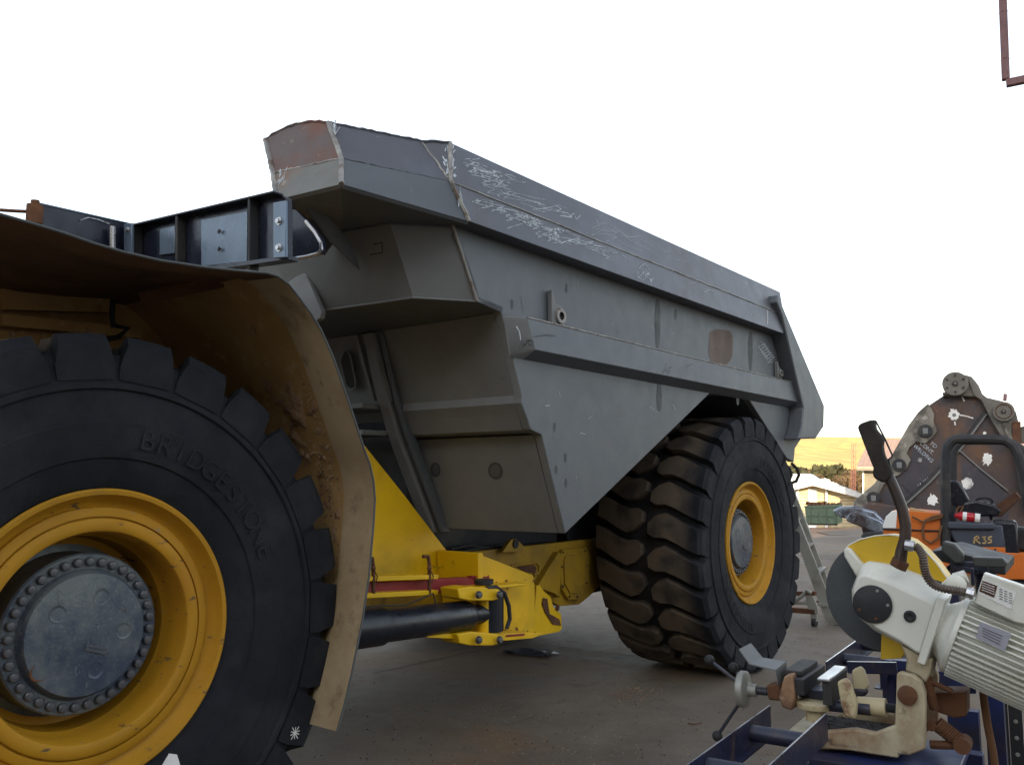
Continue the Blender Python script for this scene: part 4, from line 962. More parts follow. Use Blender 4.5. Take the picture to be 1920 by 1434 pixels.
mb=MB(); mb.tube(sp,.0032,rust,6); mb.lathe([(.014,-.02),(.014,.02)],C.D(1748,1358,2.80),c_d,rust,12,caps=True); mb.lathe([(.022,-.03),(.022,.03)],C.D(1806,1394,2.80),c_d,rust,14,caps=True); mb.tube(CD([(1744,1395),(1770,1396),(1806,1396)],2.80),.012,rust,8); mb.build('return_spring',saw)
# vice
vice=bpy.data.objects.new('vice',None); COL.objects.link(vice); vice.parent=saw
dv=2.80
def VP(x,y,d=dv): return C.D(x,y,d)
mb=MB(); hc=VP(1393,1291)
mb.lathe([(.0001,-.012),(.052,-.012),(.056,-.008),(.056,.010),(.050,.014),(.030,.016),(.020,.020),(.020,.045),(.0001,.045)],hc,c_n,galv,36); hw=mb.build('handwheel',vice,bevel=.002)
for (a,b) in (((1385,1280),(1330,1237)),((1388,1272),(1375,1251)),((1386,1318),(1345,1379))):
    mb=MB(); mb.cyl(VP(*a),VP(*b),.0055,roller,10); mb.sphere(VP(*b),.017,rubber,14); mb.build('spoke',hw)
mb=MB(); s0=VP(1411,1293); s1=VP(1440,1296); pts=[];rr=[]
for k in range(40): pts.append(s0.lerp(s1,k/39)); rr.append(.0135 if k%4<2 else .010)
mb.tube(pts,rr,boltm,14); mb.cyl(s1,VP(1475,1300),.0115,boltm,14); mb.build('lead_screw',vice)
mb=MB(); mb.prism(CD([(1436,1284),(1462,1282),(1464,1314),(1440,1312)],2.77),c_d*.06,rust); mb.build('screw_nut',vice,bevel=.006)
def casting(name,l,d,th,m=ivory,bev=.006):
    mb=MB(); mb.prism(CD(l,d),c_d*th,m); return mb.build(name,vice,bevel=bev)
casting('moving_jaw',[(1470,1267),(1486,1264),(1490,1300),(1486,1332),(1466,1326),(1459,1306)],2.74,.05,mat('rusted cream casting',(.34,.20,.11),.6,0,[((.14,.07,.04),6,.45,.6,U,.9),((.5,.42,.3),9,.6,.66,U,.8)],.2,60))
mb=MB(); mb.box(VP(1515,1272,2.88),(c_n*.022,c_d*.13,Z_*.024),darkgrey); mb.box(VP(1503,1258,2.88)+Z_*.012,(c_n*.026,c_d*.10,Z_*.008),darkgrey); mb.box(VP(1528,1296,2.86),(c_n*.04,c_d*.04,Z_*.014),roller); mb.build('jaw_bar',vice,bevel=.003)
mb=MB(); mb.box(VP(1566,1286,2.84),(c_n*.014,c_d*.10,Z_*.036),darkgrey); mb.box(VP(1560,1262,2.84),(c_n*.018,c_d*.11,Z_*.004),silver); mb.build('fixed_jaw',vice,bevel=.002)
casting('jaw_bracket',[(1569,1278),(1584,1272),(1592,1280),(1606,1320),(1604,1348),(1584,1344),(1576,1320)],2.72,.03)
casting('jaw_bracket',[(1597,1256),(1612,1250),(1619,1258),(1628,1286),(1622,1298),(1598,1292)],2.90,.03)
casting('jaw_bracket',[(1598,1290),(1626,1292),(1624,1304),(1606,1308)],2.895,.03,roller)
mb=MB(); mb.lathe([(.055,-.008),(.058,0),(.058,.008),(.05,.01),(.0001,.01)],VP(1528,1320),Z_,ivory,32); mb.cyl(VP(1530,1322),VP(1530,1350),.03,ivory,18); mb.build('swivel_plate',vice)
mb=MB(); mb.cyl(VP(1556,1322,2.78),VP(1632,1330,2.78),.0165,roller,18); mb.cyl(VP(1610,1322),VP(1662,1326),.026,ivory,20); pts=[VP(1662,1326).lerp(VP(1680,1328),k/15) for k in range(16)]; mb.tube(pts,[.014 if k%2 else .011 for k in range(16)],boltm,12); mb.build('guide_shaft',vice)
# loose offcut on the vice
mb=MB(); t3=2.80
q=[(1386,1216),(1408,1205),(1430,1232),(1474,1240),(1478,1274),(1458,1284),(1454,1256),(1405,1243)]
a=[C.D(1386,1216,2.78),C.D(1405,1243,2.76),C.D(1454,1255,2.76),C.D(1459,1284,2.76)]; b=[C.D(1408,1205,2.86),C.D(1430,1232,2.86),C.D(1474,1239,2.86),C.D(1477,1272,2.86)]
for k in range(3): mb.loft([a[k],a[k+1],b[k+1],b[k]],[p-V((.0,0,.004))-c_n*.001 for p in (a[k],a[k+1],b[k+1],b[k])],steel_warm)
tag(mb.build('bent_plate'),'bent grey steel offcut resting on the vice of the cut-off saw','steel offcut')
# roller conveyors
def conveyor(label,d0,d1,nl,nr,z,rolls,loc,group='roller conveyors feeding the saw'):
    t=thing('roller_conveyor',label,'roller conveyor',C.w((d0+d1)/2,(nl+nr)/2,z),group)
    for nn_,s in ((nl,1),(nr,-1)):
        mb=MB(); mb.prism([C.w(d0,nn_,z),C.w(d1,nn_,z),C.w(d1,nn_,z-.075),C.w(d0,nn_,z-.075)],c_n*(.005*s),navy); mb.prism([C.w(d0,nn_+.005*s,z-.070),C.w(d1,nn_+.005*s,z-.070),C.w(d1,nn_+.005*s,z-.075),C.w(d0,nn_+.005*s,z-.075)],c_n*(.02*s),navy)
        mb.ribbon([C.w(d0,nn_+.0025*s,z),C.w(d1,nn_+.0025*s,z)],.0045,Z_,silver,.0006); mb.build('side_rail',t)
    for r_ in rolls:
        mb=MB(); mb.cyl(C.w(r_,nl+.006,z-.035),C.w(r_,nr-.006,z-.035),.022,roller,22); mb.build('roller',t)
    return t
conveyor('dark blue roller conveyor nearest the camera, in front of the saw vice',1.35,2.62,-.805,-.640,.85,(1.5,1.77,2.10,2.44),None)
conveyor('roller conveyor behind the saw disc with rails running away',3.35,5.6,-.817,-.628,.85,(3.62,3.98,4.4,4.8,5.2),None)
# parts stacked on the far bench behind the guard
bn=thing('steel_rack','dark steel rack of channels standing behind the yellow saw guard','rack',C.Z(1840,1250,0))
mb=MB(); D2=3.6; grimy=mat('grimy grey steel',(.06,.062,.06),.6,.3,[((.10,.10,.09),6,.5,.7,U,.6)],.2,50)
mb.prism(CD([(1742,1034),(1775,1030),(1885,1060),(1885,1078),(1845,1072),(1762,1052)],D2),c_d*.5,darkgrey)
mb.beam(C.D(1773,1079,D2-.1),C.D(1806,1050,D2+.4),.01,.05,navy); mb.beam(C.D(1823,1082,D2-.1),C.D(1846,1054,D2+.4),.01,.06,navy)
mb.box(C.D(1820,1062,D2),(c_n*.06,c_d*.05,Z_*.02),roller); mb.beam(C.D(1790,1062,D2-.05),C.D(1835,1072,D2-.05),.03,.02,roller)
mb.build('channel_top',bn,bevel=.003)
mb=MB(); mb.prism(CD([(1822,1044),(1880,1046),(1888,1056),(1885,1064),(1826,1062)],D2-.15),c_d*.06,grimy); mb.build('flat_bar',bn,bevel=.004)
for x in (1780,1850):
    mb=MB(); mb.beam(C.D(x,1072,D2+.1),C.w(C.loc(C.D(x,1072,D2+.1))[0],C.loc(C.D(x,1072,D2+.1))[1],0),.06,.06,bluep,up=c_n); mb.build('leg',bn)
mb=MB(); mb.loft(CD([(1768,1014),(1790,1020),(1808,1040),(1806,1056),(1790,1058),(1764,1034)],D2-.1),CD([(1772,1012),(1794,1018),(1810,1036),(1808,1052),(1796,1052),(1770,1030)],D2+.05),grimy)
tag(mb.build('steel_block',bevel=.008),'grey machined steel block lying on the rack behind the saw guard','steel block')
mb=MB(); mb.cyl(C.D(1768,1094,3.3),C.D(1793,1096,3.3),.032,cream,18); mb.sphere(C.D(1793,1096,3.3),.032,cream,14); mb.cyl(C.D(1790,1086,3.4),C.D(1812,1080,3.4),.022,cream,14); tag(mb.build('fluid_bottle'),'small cream bottle lying between the saw gearbox and the rack','bottle')
# blue stand below the saw
st=thing('saw_stand','blue steel stand carrying the cut-off saw and its swarf tray','machine stand',C.w(2.9,-.5,0))
zt=C.D(1560,1405,2.74).z-.012
mb=MB(); mb.box(C.w(2.86,-.52,zt-.012),(c_d*.19,c_n*.19,Z_*.012),bluep); mb.prism([C.w(1.3,-.79,zt-.02),C.w(2.62,-.79,zt-.02),C.w(2.62,-.60,zt-.02),C.w(1.3,-.60,zt-.02)],Z_*.012,bluep)
mb.build('tray',st,bevel=.004)
for (d_,n_) in ((2.66,-.72),(3.06,-.72),(2.66,-.32),(3.06,-.32),(1.5,-.70)):
    mb=MB(); mb.beam(C.w(d_,n_,zt-.02),C.w(d_,n_,0),.05,.05,bluep,up=c_n); mb.build('leg',st,bevel=.002)
mb=MB(); mb.beam(C.D(1590,1250,3.35),C.D(1682,1252,3.35),.02,.04,navy); mb.build('cross_bar',st)
mb=MB(); l=[(1684,1262),(1684,1212),(1720,1230)]
# blue trestle at right behind motor
tr=thing('blue_trestle','blue painted steel trestle standing behind the saw motor','trestle',C.Z(1800,1400,.3))
for x0,y0,y1 in ((1668,1235,1500),(1690,1236,1520),(1788,1240,1560),(1820,1330,1560)):
    mb=MB(); mb.beam(C.D(x0,y0,3.5),C.w(C.loc(C.D(x0,y0,3.5))[0],C.loc(C.D(x0,y0,3.5))[1],0),.05,.05,bluep,up=c_n); mb.build('leg',tr)
mb=MB(); mb.beam(C.D(1655,1262,3.5),C.D(1850,1275,3.5),.05,.05,bluep); mb.prism(CD([(1780,1240),(1830,1240),(1830,1300),(1780,1300)],3.5),c_d*.01,bluep); mb.build('top_beam',tr)
mb=MB(); mb.tube([C.D(x,y,2.95) for x,y in [(1842,1285),(1846,1320),(1852,1360),(1862,1410),(1870,1470),(1874,1560)]],.011,hosem,10); tag(mb.build('air_hose'),'rust brown hose hanging down under the saw motor','hose')
# perforated post
pp=thing('perforated_post','dark perforated slotted angle post standing behind the brown hose','post',C.Z(1876,1500,0))
mb=MB(); p0=C.D(1862,1296,3.9); zz=p0.z; b=C.loc(p0)
mb.prism([C.w(b[0],b[1],0),C.w(b[0],b[1]+.045,0),C.w(b[0],b[1]+.045,zz),C.w(b[0],b[1],zz)],c_d*.003,darkgrey); mb.prism([C.w(b[0],b[1]+.047,0),C.w(b[0],b[1]+.092,0),C.w(b[0],b[1]+.092,zz),C.w(b[0],b[1]+.047,zz)],c_d*.003,darkgrey)
for k in range(14):
    for nn_ in (.022,.07): mb.lathe([(.008,0),(.0001,.001)],C.w(b[0]-.002,b[1]+nn_,zz-.04-k*.06),-c_d,galv,10)
mb.build('slotted_angle',pp)

# ================================================================== HANGING FRAME top right
Hf=Frame(30.)
mb=MB(); p1,p2=Hf.D(1886,150,3.0),Hf.D(1878,-60,3.0); p2=p1+(p2-p1)*3.2; p3=Hf.D(2110,110,3.0)+V((0,0,.0)); p4=p3+(p2-p1); mb.beam(p1,p2,.022,.022,hang,up=c_n); mb.beam(p1-V((0,0,.012)),p3,.022,.022,hang); mb.beam(p3,p4,.022,.022,hang,up=c_n); mb.beam(p2,p4,.022,.022,hang)
for p_ in (p2,p4): mb.cyl(p_,p_+V((0,0,2.2)),.006,hang,8)
mb.beam(p2+V((-.6,0,2.2)),p4+V((.6,0,2.2)),.10,.10,hang); mb.beam(p4+V((.5,0,2.2)),V((p4.x+1.5,-24.4,6.2)),.12,.16,hang)
p2=Hf.D(1878,-60,3.0)
for t in (.18,.6): mb.sphere(p1.lerp(p2,t),.0135,hang,8,(1,1,.4))
tag(mb.build('hanging_frame',bevel=.001),'rusty pinkish square tube frame hanging at the top right corner of the photo','hanging frame')

# ================================================================== FORKLIFT
K=Frame(28.)
def KD(l,d): return [K.D(x,y,d) for x,y in l]
fk=thing('forklift','old orange and blue forklift with black overhead hoop parked in front of the big bucket','forklift',K.Z(1800,1125,0))
kd=11.
k_d,k_n=K.d,K.n
mb=MB(); cw=[(1655,1012),(1657,985),(1662,968),(1672,958),(1685,956),(1764,962),(1766,1060),(1700,1060),(1656,1040)]
mb.prism(KD(cw,kd),k_d*1.0,orange); mb.prism(KD([(1655,986),(1661,968),(1672,958),(1682,957),(1680,990),(1655,990)],kd-.012),k_d*.011,whitep); mb.prism(KD([(1654,990),(1766,994),(1766,997),(1654,993)],kd-.02),k_d*.02,darkgrey); mb.build('counterweight',fk,bevel=.05)
mb=MB(); mb.prism(KD([(1690,1022),(1885,1026),(1885,1036),(1990,1040),(1990,1088),(1915,1086),(1880,1086),(1870,1078),(1690,1075)],kd-.03),k_d*1.06,orange); mb.prism(KD([(1864,1028),(1868,1028),(1868,1085),(1864,1085)],kd-.045),k_d*.014,darkgrey); mb.build('chassis_side',fk,bevel=.02)
mb=MB(); mb.loft(KD([(1774,980),(1880,984),(1886,1028),(1800,1026),(1786,1010)],kd-.02),KD([(1774,980),(1880,984),(1886,1028),(1800,1026),(1786,1010)],kd+1.),flblue); mb.prism(KD([(1776,977),(1866,981),(1866,993),(1776,992)],kd-.06),k_d*.05,flblue); sp_=mb.build('side_cover',fk,bevel=.02)
mb=MB()
for l in ([(1826,1018),(1828,1007),(1833,1005),(1836,1008),(1829,1012),(1838,1019)],[(1842,1007),(1848,1006),(1845,1011),(1849,1014),(1847,1018),(1842,1018)],[(1860,1006),(1854,1007),(1853,1011),(1858,1012),(1859,1016),(1852,1018)]): mb.tube([K.D(x,y,kd-.024) for x,y in l],.011,timber,6)
mb.build('painted_number',sp_)
for dd in (0,1.0):
    mb=MB(); hoop=[(1773,1030),(1773,900),(1773,850),(1776,838),(1783,828),(1793,823),(1860,823),(1885,826),(1900,836),(1910,855),(1920,890),(1930,960)]
    if dd: hoop=[(x+14,y+4) for x,y in hoop]
    mb.tube([K.D(x,y,kd+dd*.9) for x,y in hoop],.055 if not dd else .045,darkgrey,10); mb.build('overhead_hoop',fk)
mb=MB(); mb.prism(KD([(1777,905),(1783,900),(1795,901),(1801,907),(1818,938),(1806,952),(1790,945)],kd+.2),k_d*.4,seatm); mb.prism(KD([(1790,945),(1830,938),(1865,946),(1878,956),(1872,968),(1800,968)],kd+.2),k_d*.4,seatm); mb.build('seat',fk,bevel=.05)
mb=MB(); cpts=[K.D(1845+16*cos(a),940+7*sin(a),kd+.3) for a in [2*pi*k/18 for k in range(18)]]; mb.tube(cpts,.014,seatm,6,closed=True); mb.tube(KD([(1846,940),(1856,958),(1860,975)],kd+.3),.02,seatm,8); mb.build('steering_wheel',fk)
mb=MB(); mb.loft(KD([(1852,962),(1862,950),(1904,922),(1912,932),(1872,968)],kd+.3),KD([(1856,964),(1866,952),(1908,924),(1916,934),(1876,970)],kd+.55),rust); mb.build('tilt_arm',fk)
mb=MB(); mb.tube(KD([(1768,965),(1750,968),(1735,975),(1730,990),(1732,1010),(1745,1018),(1760,1008),(1765,985)],kd-.05),.014,hosem,8); mb.tube(KD([(1710,968),(1730,978),(1755,972),(1768,968)],kd-.05),.012,hosem,8); mb.tube(KD([(1788,968),(1798,950),(1806,948),(1800,962)],kd),.010,hosem,8); mb.build('loose_cable',fk)
mb=MB(); mb.box(K.D(1885,1012,kd+.3),(k_n*.12,k_d*.3,Z_*.22),seatm); mb.prism(KD([(1870,984),(1920,990),(1990,990),(1990,1040),(1890,1032)],kd+.2),k_d*.5,darkgrey); mb.build('mast_base',fk,bevel=.03)
for x,r_ in ((1705,.26),(1895,.34)):
    for dd in (0.02,.86):
        mb=MB(); p=K.D(x,1100,kd+dd); p.z=r_; mb.lathe([(.0001,0),(r_*.55,.0),(r_*.6,-.02),(r_*.92,-.02),(r_,.02),(r_,.16),(r_*.9,.2),(.0001,.2)],p,k_d,rubber,32); mb.build('wheel',fk)
mb=MB(); mb.loft(KD([(1706,952),(1727,960),(1743,966),(1742,958),(1715,951)],kd+.1),KD([(1710,950),(1730,956),(1745,962),(1744,956),(1718,949)],kd+.25),timber)
q=K.D(1706,952,kd-.1); mb=MB(); a=K.D(1706,955,kd+.1); b=K.D(1743,964,kd+.1); mb.beam(a,b,.1,.05,timber); tag(mb.build('wood_block',bevel=.004),'short pale timber block lying on the orange forklift cover','timber block')
ex=thing('fire_extinguisher','small red fire extinguisher lying on the forklift beside the seat','fire extinguisher',K.D(1806,968,kd))
mb=MB(); a=K.D(1790,966,kd-.02); b=K.D(1830,971,kd-.02); dr=(b-a).normalized(); L_=(b-a).length
mb.lathe([(.0001,0),(.02,0),(.025,.02),(.045,.05),(.05,.07),(.05,L_-.03),(.04,L_-.005),(.0001,L_)],a,dr,extred,20,mats=None); mb.build('cylinder',ex)
mb=MB(); mb.lathe([(.052,.08),(.052,.12)],a,dr,whitep,20); mb.lathe([(.052,.20),(.052,.25)],a,dr,whitep,20); mb.build('label_band',ex)
mb=MB(); mb.beam(a-dr*.07,a,.03,.03,blacksteel); mb.beam(a-dr*.08+Z_*.03,a+Z_*.025,.015,.012,blacksteel); mb.build('valve_head',ex)

# ================================================================== BUCKET
bd=16.
bk=thing('excavator_bucket','huge worn rusty excavator bucket with white paint spots standing behind the forklift','excavator bucket',K.Z(1800,1060,0))
k3=K
mb=MB(); out=[(1768,742),(1788,738),(1830,736),(1842,740),(1868,760),(1872,775),(1890,800),(1915,840),(1935,900),(1945,960),(1940,1060),(1700,1060),(1620,1010),(1612,975),(1600,945),(1640,910),(1668,870),(1690,830),(1705,805),(1720,790),(1738,762)]
mb.prism(KD(out,bd),k_d*.10,bucketm); mb.build('side_plate',bk,bevel=.02)
mb=MB(); mb.prism([p+k_d*2.2 for p in KD(out,bd)],k_d*.10,bucketm); mb.build('side_plate',bk)
mb=MB(); back=out[4:11]
pts=KD(back,bd); mb.loft([p for p in pts]+[p-(p-K.D(1800,900,bd)).normalized()*.08 for p in reversed(pts)],[p+k_d*2.2 for p in pts]+[p+k_d*2.2-(p-K.D(1800,900,bd)).normalized()*.08 for p in reversed(pts)],bucketm); 
pts=KD([(1620,1010),(1600,945)],bd)
mb.build('back_shell',bk)
darkplate=mat('dark purple grey plate',(.055,.050,.062),.55,.3,[((.10,.06,.045),.9,.5,.66,U,.8),((.16,.15,.14),5,.62,.72,U,.5)],.3,9)
mb=MB(); mb.prism(KD([(1712,828),(1752,858),(1768,868),(1742,897),(1692,942),(1660,945),(1650,930),(1686,892),(1706,868)],bd-.006),k_d*.006,darkplate); mb.build('patch_plate',bk)
mb=MB(); mb.prism(KD([(1800,848),(1840,884),(1893,928),(1890,1000),(1790,1000),(1806,930)],bd-.006),k_d*.006,darkplate); mb.build('patch_plate',bk)
# wear edge along the left lip with bosses
mb=MB(); ed=[(1768,742),(1738,762),(1720,790),(1700,815),(1712,818),(1730,805),(1737,822),(1718,840),(1700,838),(1688,860),(1700,868),(1690,885),(1670,895),(1650,925),(1640,940),(1648,950),(1636,956),(1622,955),(1612,975),(1596,948),(1640,906),(1664,868),(1686,828),(1704,796),(1722,772),(1740,752)]
ed=[(1740,756),(1752,775),(1750,790),(1757,808),(1748,822),(1735,832),(1718,828),(1706,838),(1700,850),(1708,862),(1700,878),(1684,892),(1668,896),(1656,910),(1645,935),(1640,950),(1620,962),(1606,952),(1600,940),(1640,906),(1664,868),(1686,828),(1704,796),(1722,772)]
mb.prism(KD(ed,bd-.06),k_d*.06,bucketedge)
for (x,y) in ((1735,808),(1686,872),(1638,934)):
    mb.lathe([(.11,0),(.11,.03),(.07,.03),(.0001,.02)],K.D(x,y,bd-.06),-k_d,darkgrey,18); mb.box(K.D(x,y,bd-.1),(k_n*.04,k_d*.01,Z_*.05),steel_warm)
mb.build('cutting_edge',bk,bevel=.02)
# big diagonal weld ribs
mb=MB()
def rib(l,w,th,m,d=bd): 
    q=KD(l,d-.02)
    for a,b in zip(q,q[1:]): mb.beam(a,b,w,th,m,up=k_d.cross((b-a).normalized()))
rib([(1846,772),(1800,835),(1740,900),(1690,945)],.07,.05,darkgrey); rib([(1850,776),(1804,838),(1744,903),(1693,949)],.05,.03,steel_warm)
rib([(1800,845),(1840,880),(1890,920)],.05,.02,steel_warm); rib([(1690,905),(1720,935)],.03,.02,bucketm)
rib([(1868,770),(1885,800),(1905,850),(1912,890),(1925,960)],.35,.06,bucketedge)
mb.build('weld_rib',bk)
mb=MB(); lid=[(1768,742),(1788,738),(1830,736),(1844,752),(1852,768),(1840,785)]
q=KD([(1768,741),(1790,737),(1828,735),(1845,750),(1856,768)],bd-.03)
mb.tube(q,.045,bucketedge,8); mb.build('top_edge',bk)
def splat(px,py,r,seed):
    rr=random.Random(seed); pts=[]
    for k in range(26):
        a=2*pi*k/26; s=r*(1+rr.uniform(-.22,.18)); s*= (1.35 if rr.random()<.15 else 1)
        pts.append(K.D(px+s*cos(a),py+s*1.05*sin(a),bd-.006))
    mb.add(pts,[tuple(range(26))],whitep)
for i,(x,y,r_) in enumerate(((1789,777,9.5),(1851,860,9.5),(1814,906,10),(1749,937,9),(1725,862,3.5),(1738,901,3.5),(1846,812,3))):
    mb=MB(); splat(x,y,r_,i); mb.build('paint_spot',bk)
mb=MB()
for l in ([(1800,778),(1812,780),(1825,784)],[(1824,908),(1824,925),(1820,932)],[(1803,742),(1808,752)],[(1790,790),(1791,797)],[(1780,835),(1786,838)]): mb.ribbon(KD(l,bd-.004),.02,-k_d,whitep,.0)
mb.lathe([(.03,0),(.0001,.002)],K.D(1789,778,bd-.008),-k_d,steel_warm,12)
mb.build('paint_drip',bk)
def btxt(s,px,py,size,ang):
    ca,sa=cos(ang),sin(ang); M=Matrix.Translation(K.D(px,py,bd-.014))@Matrix(((k_n.x,0,-k_d.x,0),(k_n.y,0,-k_d.y,0),(0,1,0,0),(0,0,0,1)))@Matrix.Rotation(ang,4,'Z')
    return text(s,size,M,chalk,'t',None,.003)
mb=MB()
for s,x,y in (('TO',1750,834),('CONT.',1738,840),('WELDING',1731,850)):
    vs,fs=btxt(s,x,y,.085,-.80); mb.add([V(v) for v in vs],fs,chalk)
vs,fs=btxt('V-1X',1733,905,.10,.65); mb.add([V(v) for v in vs],fs,chalk)
mb.build('chalk_writing',bk)
# hinge bosses on top
for (x,y,r_,nb,rb) in ((1791,719,22,6,.75),(1882,771,18,0,.6)):
    mb=MB(); c=K.D(x,y,bd-.25); rr=r_/F*c.y*1.02
    mb.lathe([(.0001,0),(rr*.98,0),(rr,.02),(rr,.5)],c,k_d,bucketgrey,40); mb.lathe([(rr*.22,-.03),(rr*.22,0)],c,k_d,darkgrey,16,caps=True); mb.lathe([(rr*.12,-.05),(rr*.12,0)],c,k_d,bucketgrey,16,caps=True)
    if nb==0: mb.lathe([(rr*.78,-.01),(rr*.72,-.02),(rr*.7,0)],c,k_d,rust,32)
    for k in range(nb):
        a=2*pi*k/nb+.5; mb.lathe([(rr*.09,-.02),(rr*.09,0)],c+(k_n*cos(a)+Z_*sin(a))*rr*.7,k_d,darkgrey,8,caps=True)
    mb.build('hinge_boss',bk)
mb=MB(); mb.prism(KD([(1769,722),(1772,740),(1845,745),(1835,722),(1822,706),(1800,700),(1780,700)],bd-.12),k_d*.4,bucketgrey)
mb.prism(KD([(1812,705),(1828,716),(1838,735),(1850,745),(1880,752),(1905,772),(1912,800),(1905,830),(1875,815),(1855,780),(1840,750),(1825,740)],bd-.15),k_d*.4,bucketgrey)
mb.prism(KD([(1898,790),(1914,790),(1914,850),(1898,850)],bd-.2),k_d*.1,rust); mb.prism(KD([(1914,800),(1960,790),(1960,830),(1914,830)],bd+.1),k_d*.3,bucketgrey)
mb.cyl(K.D(1884,752,bd),K.D(1885,738,bd),.03,hang,8)
mb.build('hinge_bracket',bk,bevel=.03)
# teeth / lip shroud pointing left-down
def tooth(l,d,th,m,name='tooth'):
    mb=MB(); mb.prism(KD(l,d),k_d*th,m); mb.build(name,bk,bevel=.035)
tooth([(1560,957),(1572,950),(1600,948),(1640,958),(1668,985),(1655,1000),(1600,975),(1575,970)],bd-.3,.25,toothm)
tooth([(1586,972),(1592,962),(1606,958),(1650,975),(1662,985),(1655,1002),(1638,997),(1600,982),(1588,977)],bd-.55,.25,toothm)
tooth([(1604,960),(1630,940),(1700,950),(1700,1010),(1660,1005)],bd-.2,.3,bucketm,'lip_plate')
tooth([(1612,1006),(1620,998),(1655,996),(1660,1004),(1640,1004),(1625,1010)],bd-.7,.2,rubber,'tooth')

# ================================================================== BACKGROUND
G=Frame(22.)
def gat(px,d):
    p=G.D(px,950,d); p.z=gz(0,p.y); return p
# skip
sk=thing('skip_bin','green steel skip filled with brown scrap standing before the white building','skip bin',gat(1544,42))
sd=42.
g_d,g_n=G.d,G.n
def GD(l,d): return [G.D(x,y,d) for x,y in l]
mb=MB(); mb.loft(GD([(1512,981),(1567,982),(1569,948),(1509,950)],sd),GD([(1518,978),(1577,979),(1579,944),(1515,946)],sd+1.6),greenp)
for l in ([(1508,948),(1570,946),(1570,950),(1508,952)],[(1511,966),(1568,967),(1568,968),(1511,967)]): mb.prism(GD(l,sd-.06),g_d*.06,greenp)
for x in (1520,1535,1550,1565): mb.prism(GD([(x,951),(x+1,951),(x+1,980),(x,980)],sd-.05),g_d*.05,greenp)
for l in ([(1570,946),(1579,943),(1579,979),(1568,982)],): mb.prism(GD(l,sd+.02),g_d*.4,greenp)
mb.build('hull',sk)
mb=MB(); 
for k in range(240):
    x=R.uniform(1513,1575); p=G.D(x,R.uniform(943,949),sd+R.uniform(.1,1.4)); r_=R.uniform(.04,.14); mb.add([p+V([R.uniform(-r_,r_) for _ in range(3)]) for _ in range(4)],[(0,1,2),(0,2,3),(0,3,1),(1,3,2)],rust)
o_=mb.build('scrap_load',sk); o_['kind']='stuff'
mb=MB(); mb.prism(GD([(1515,981),(1570,982),(1570,985),(1515,984)],sd+.1),g_d*1.4,darkgrey); mb.build('skid',sk)
# white building
wb=thing('white_building','low cream building with broad white gabled roof behind the green skip','building',gat(1550,55))
wd=55.
zg=G.D(1550,988,wd).z
mb=MB(); wl=[(1400,990),(1640,990),(1640,936),(1600,925),(1522,910),(1480,922),(1400,938)]
mb.prism(GD(wl,wd),g_d*9,wallcream); mb.build('wall',wb)
mb=MB(); rf=[(1400,928),(1478,908),(1523,902),(1560,912),(1617,930),(1640,938),(1640,944),(1600,930),(1560,920),(1523,911),(1490,917),(1400,944)]
rf=[(1400,922),(1440,908),(1480,902),(1560,903),(1618,926),(1640,934),(1640,942),(1612,934),(1570,922),(1524,910),(1490,918),(1400,944)]
mb.prism(GD(rf,wd-1.2),g_d*.5,whiteroof); mb.prism(GD([(1524,908),(1640,938),(1640,936),(1524,905)],wd-1.),g_d*10,whiteroof); mb.prism(GD([(1400,940),(1524,908),(1524,905),(1400,936)],wd-1.),g_d*10,whiteroof); mb.build('roof',wb)
mb=MB(); mb.prism(GD([(1400,888),(1518,888),(1541,903),(1400,905)],wd+8),g_d*4,greyroof); mb.build('upper_roof',wb)
for x in (1496,1550): mb=MB(); mb.prism(GD([(x-3,990),(x+2,990),(x+2,914),(x-3,914)],wd-.35),g_d*.3,whiteroof); mb.build('column',wb)
mb=MB(); mb.prism(GD([(1515,990),(1531,990),(1531,916),(1515,916)],wd-.1),g_d*.09,whiteroof); mb.build('door',wb)
mb=MB()
for y in range(926,988,6): mb.prism(GD([(1400,y),(1640,y+1),(1640,y+1.7),(1400,y+.7)],wd-.03),g_d*.03,beige)
mb.build('cladding_lines',wb)
mb=MB()
for x,y in ((1541,901),(1547,900),(1553,902)): mb.sphere(G.D(x,y,wd-.9),.13,whiteroof,8)
mb.build('roof_vent',wb)
# pink roofed house
hs=thing('tin_roof_house','beige house with dusty pink tin roof behind the excavator bucket','house',gat(1700,50))
hd=50.
mb=MB(); mb.prism(GD([(1618,992),(2150,992),(2150,878),(1618,878)],hd),g_d*8,beige); mb.build('wall',hs)
mb=MB(); mb.prism([*GD([(1607,879),(2150,882)],hd-.6),*GD([(2150,827),(1633,827)],hd+4)],V((0,0,.12)),pinkroof)
for k in range(60):
    t=k/59; a=G.D(1607+(2150-1607)*t,879+3*t,hd-.6); b=G.D(1633+(2150-1633)*t,827,hd+4); mb.beam(a+V((0,0,.14)),b+V((0,0,.14)),.05,.04,pinkroof)
mb.build('roof',hs)
mb=MB(); mb.prism(GD([(1606,878),(2150,881),(2150,885),(1606,882)],hd-.72),g_d*.1,beige); mb.prism(GD([(1617,882),(1620,882),(1620,990),(1617,990)],hd-.15),g_d*.14,whiteroof); mb.build('gutter',hs)
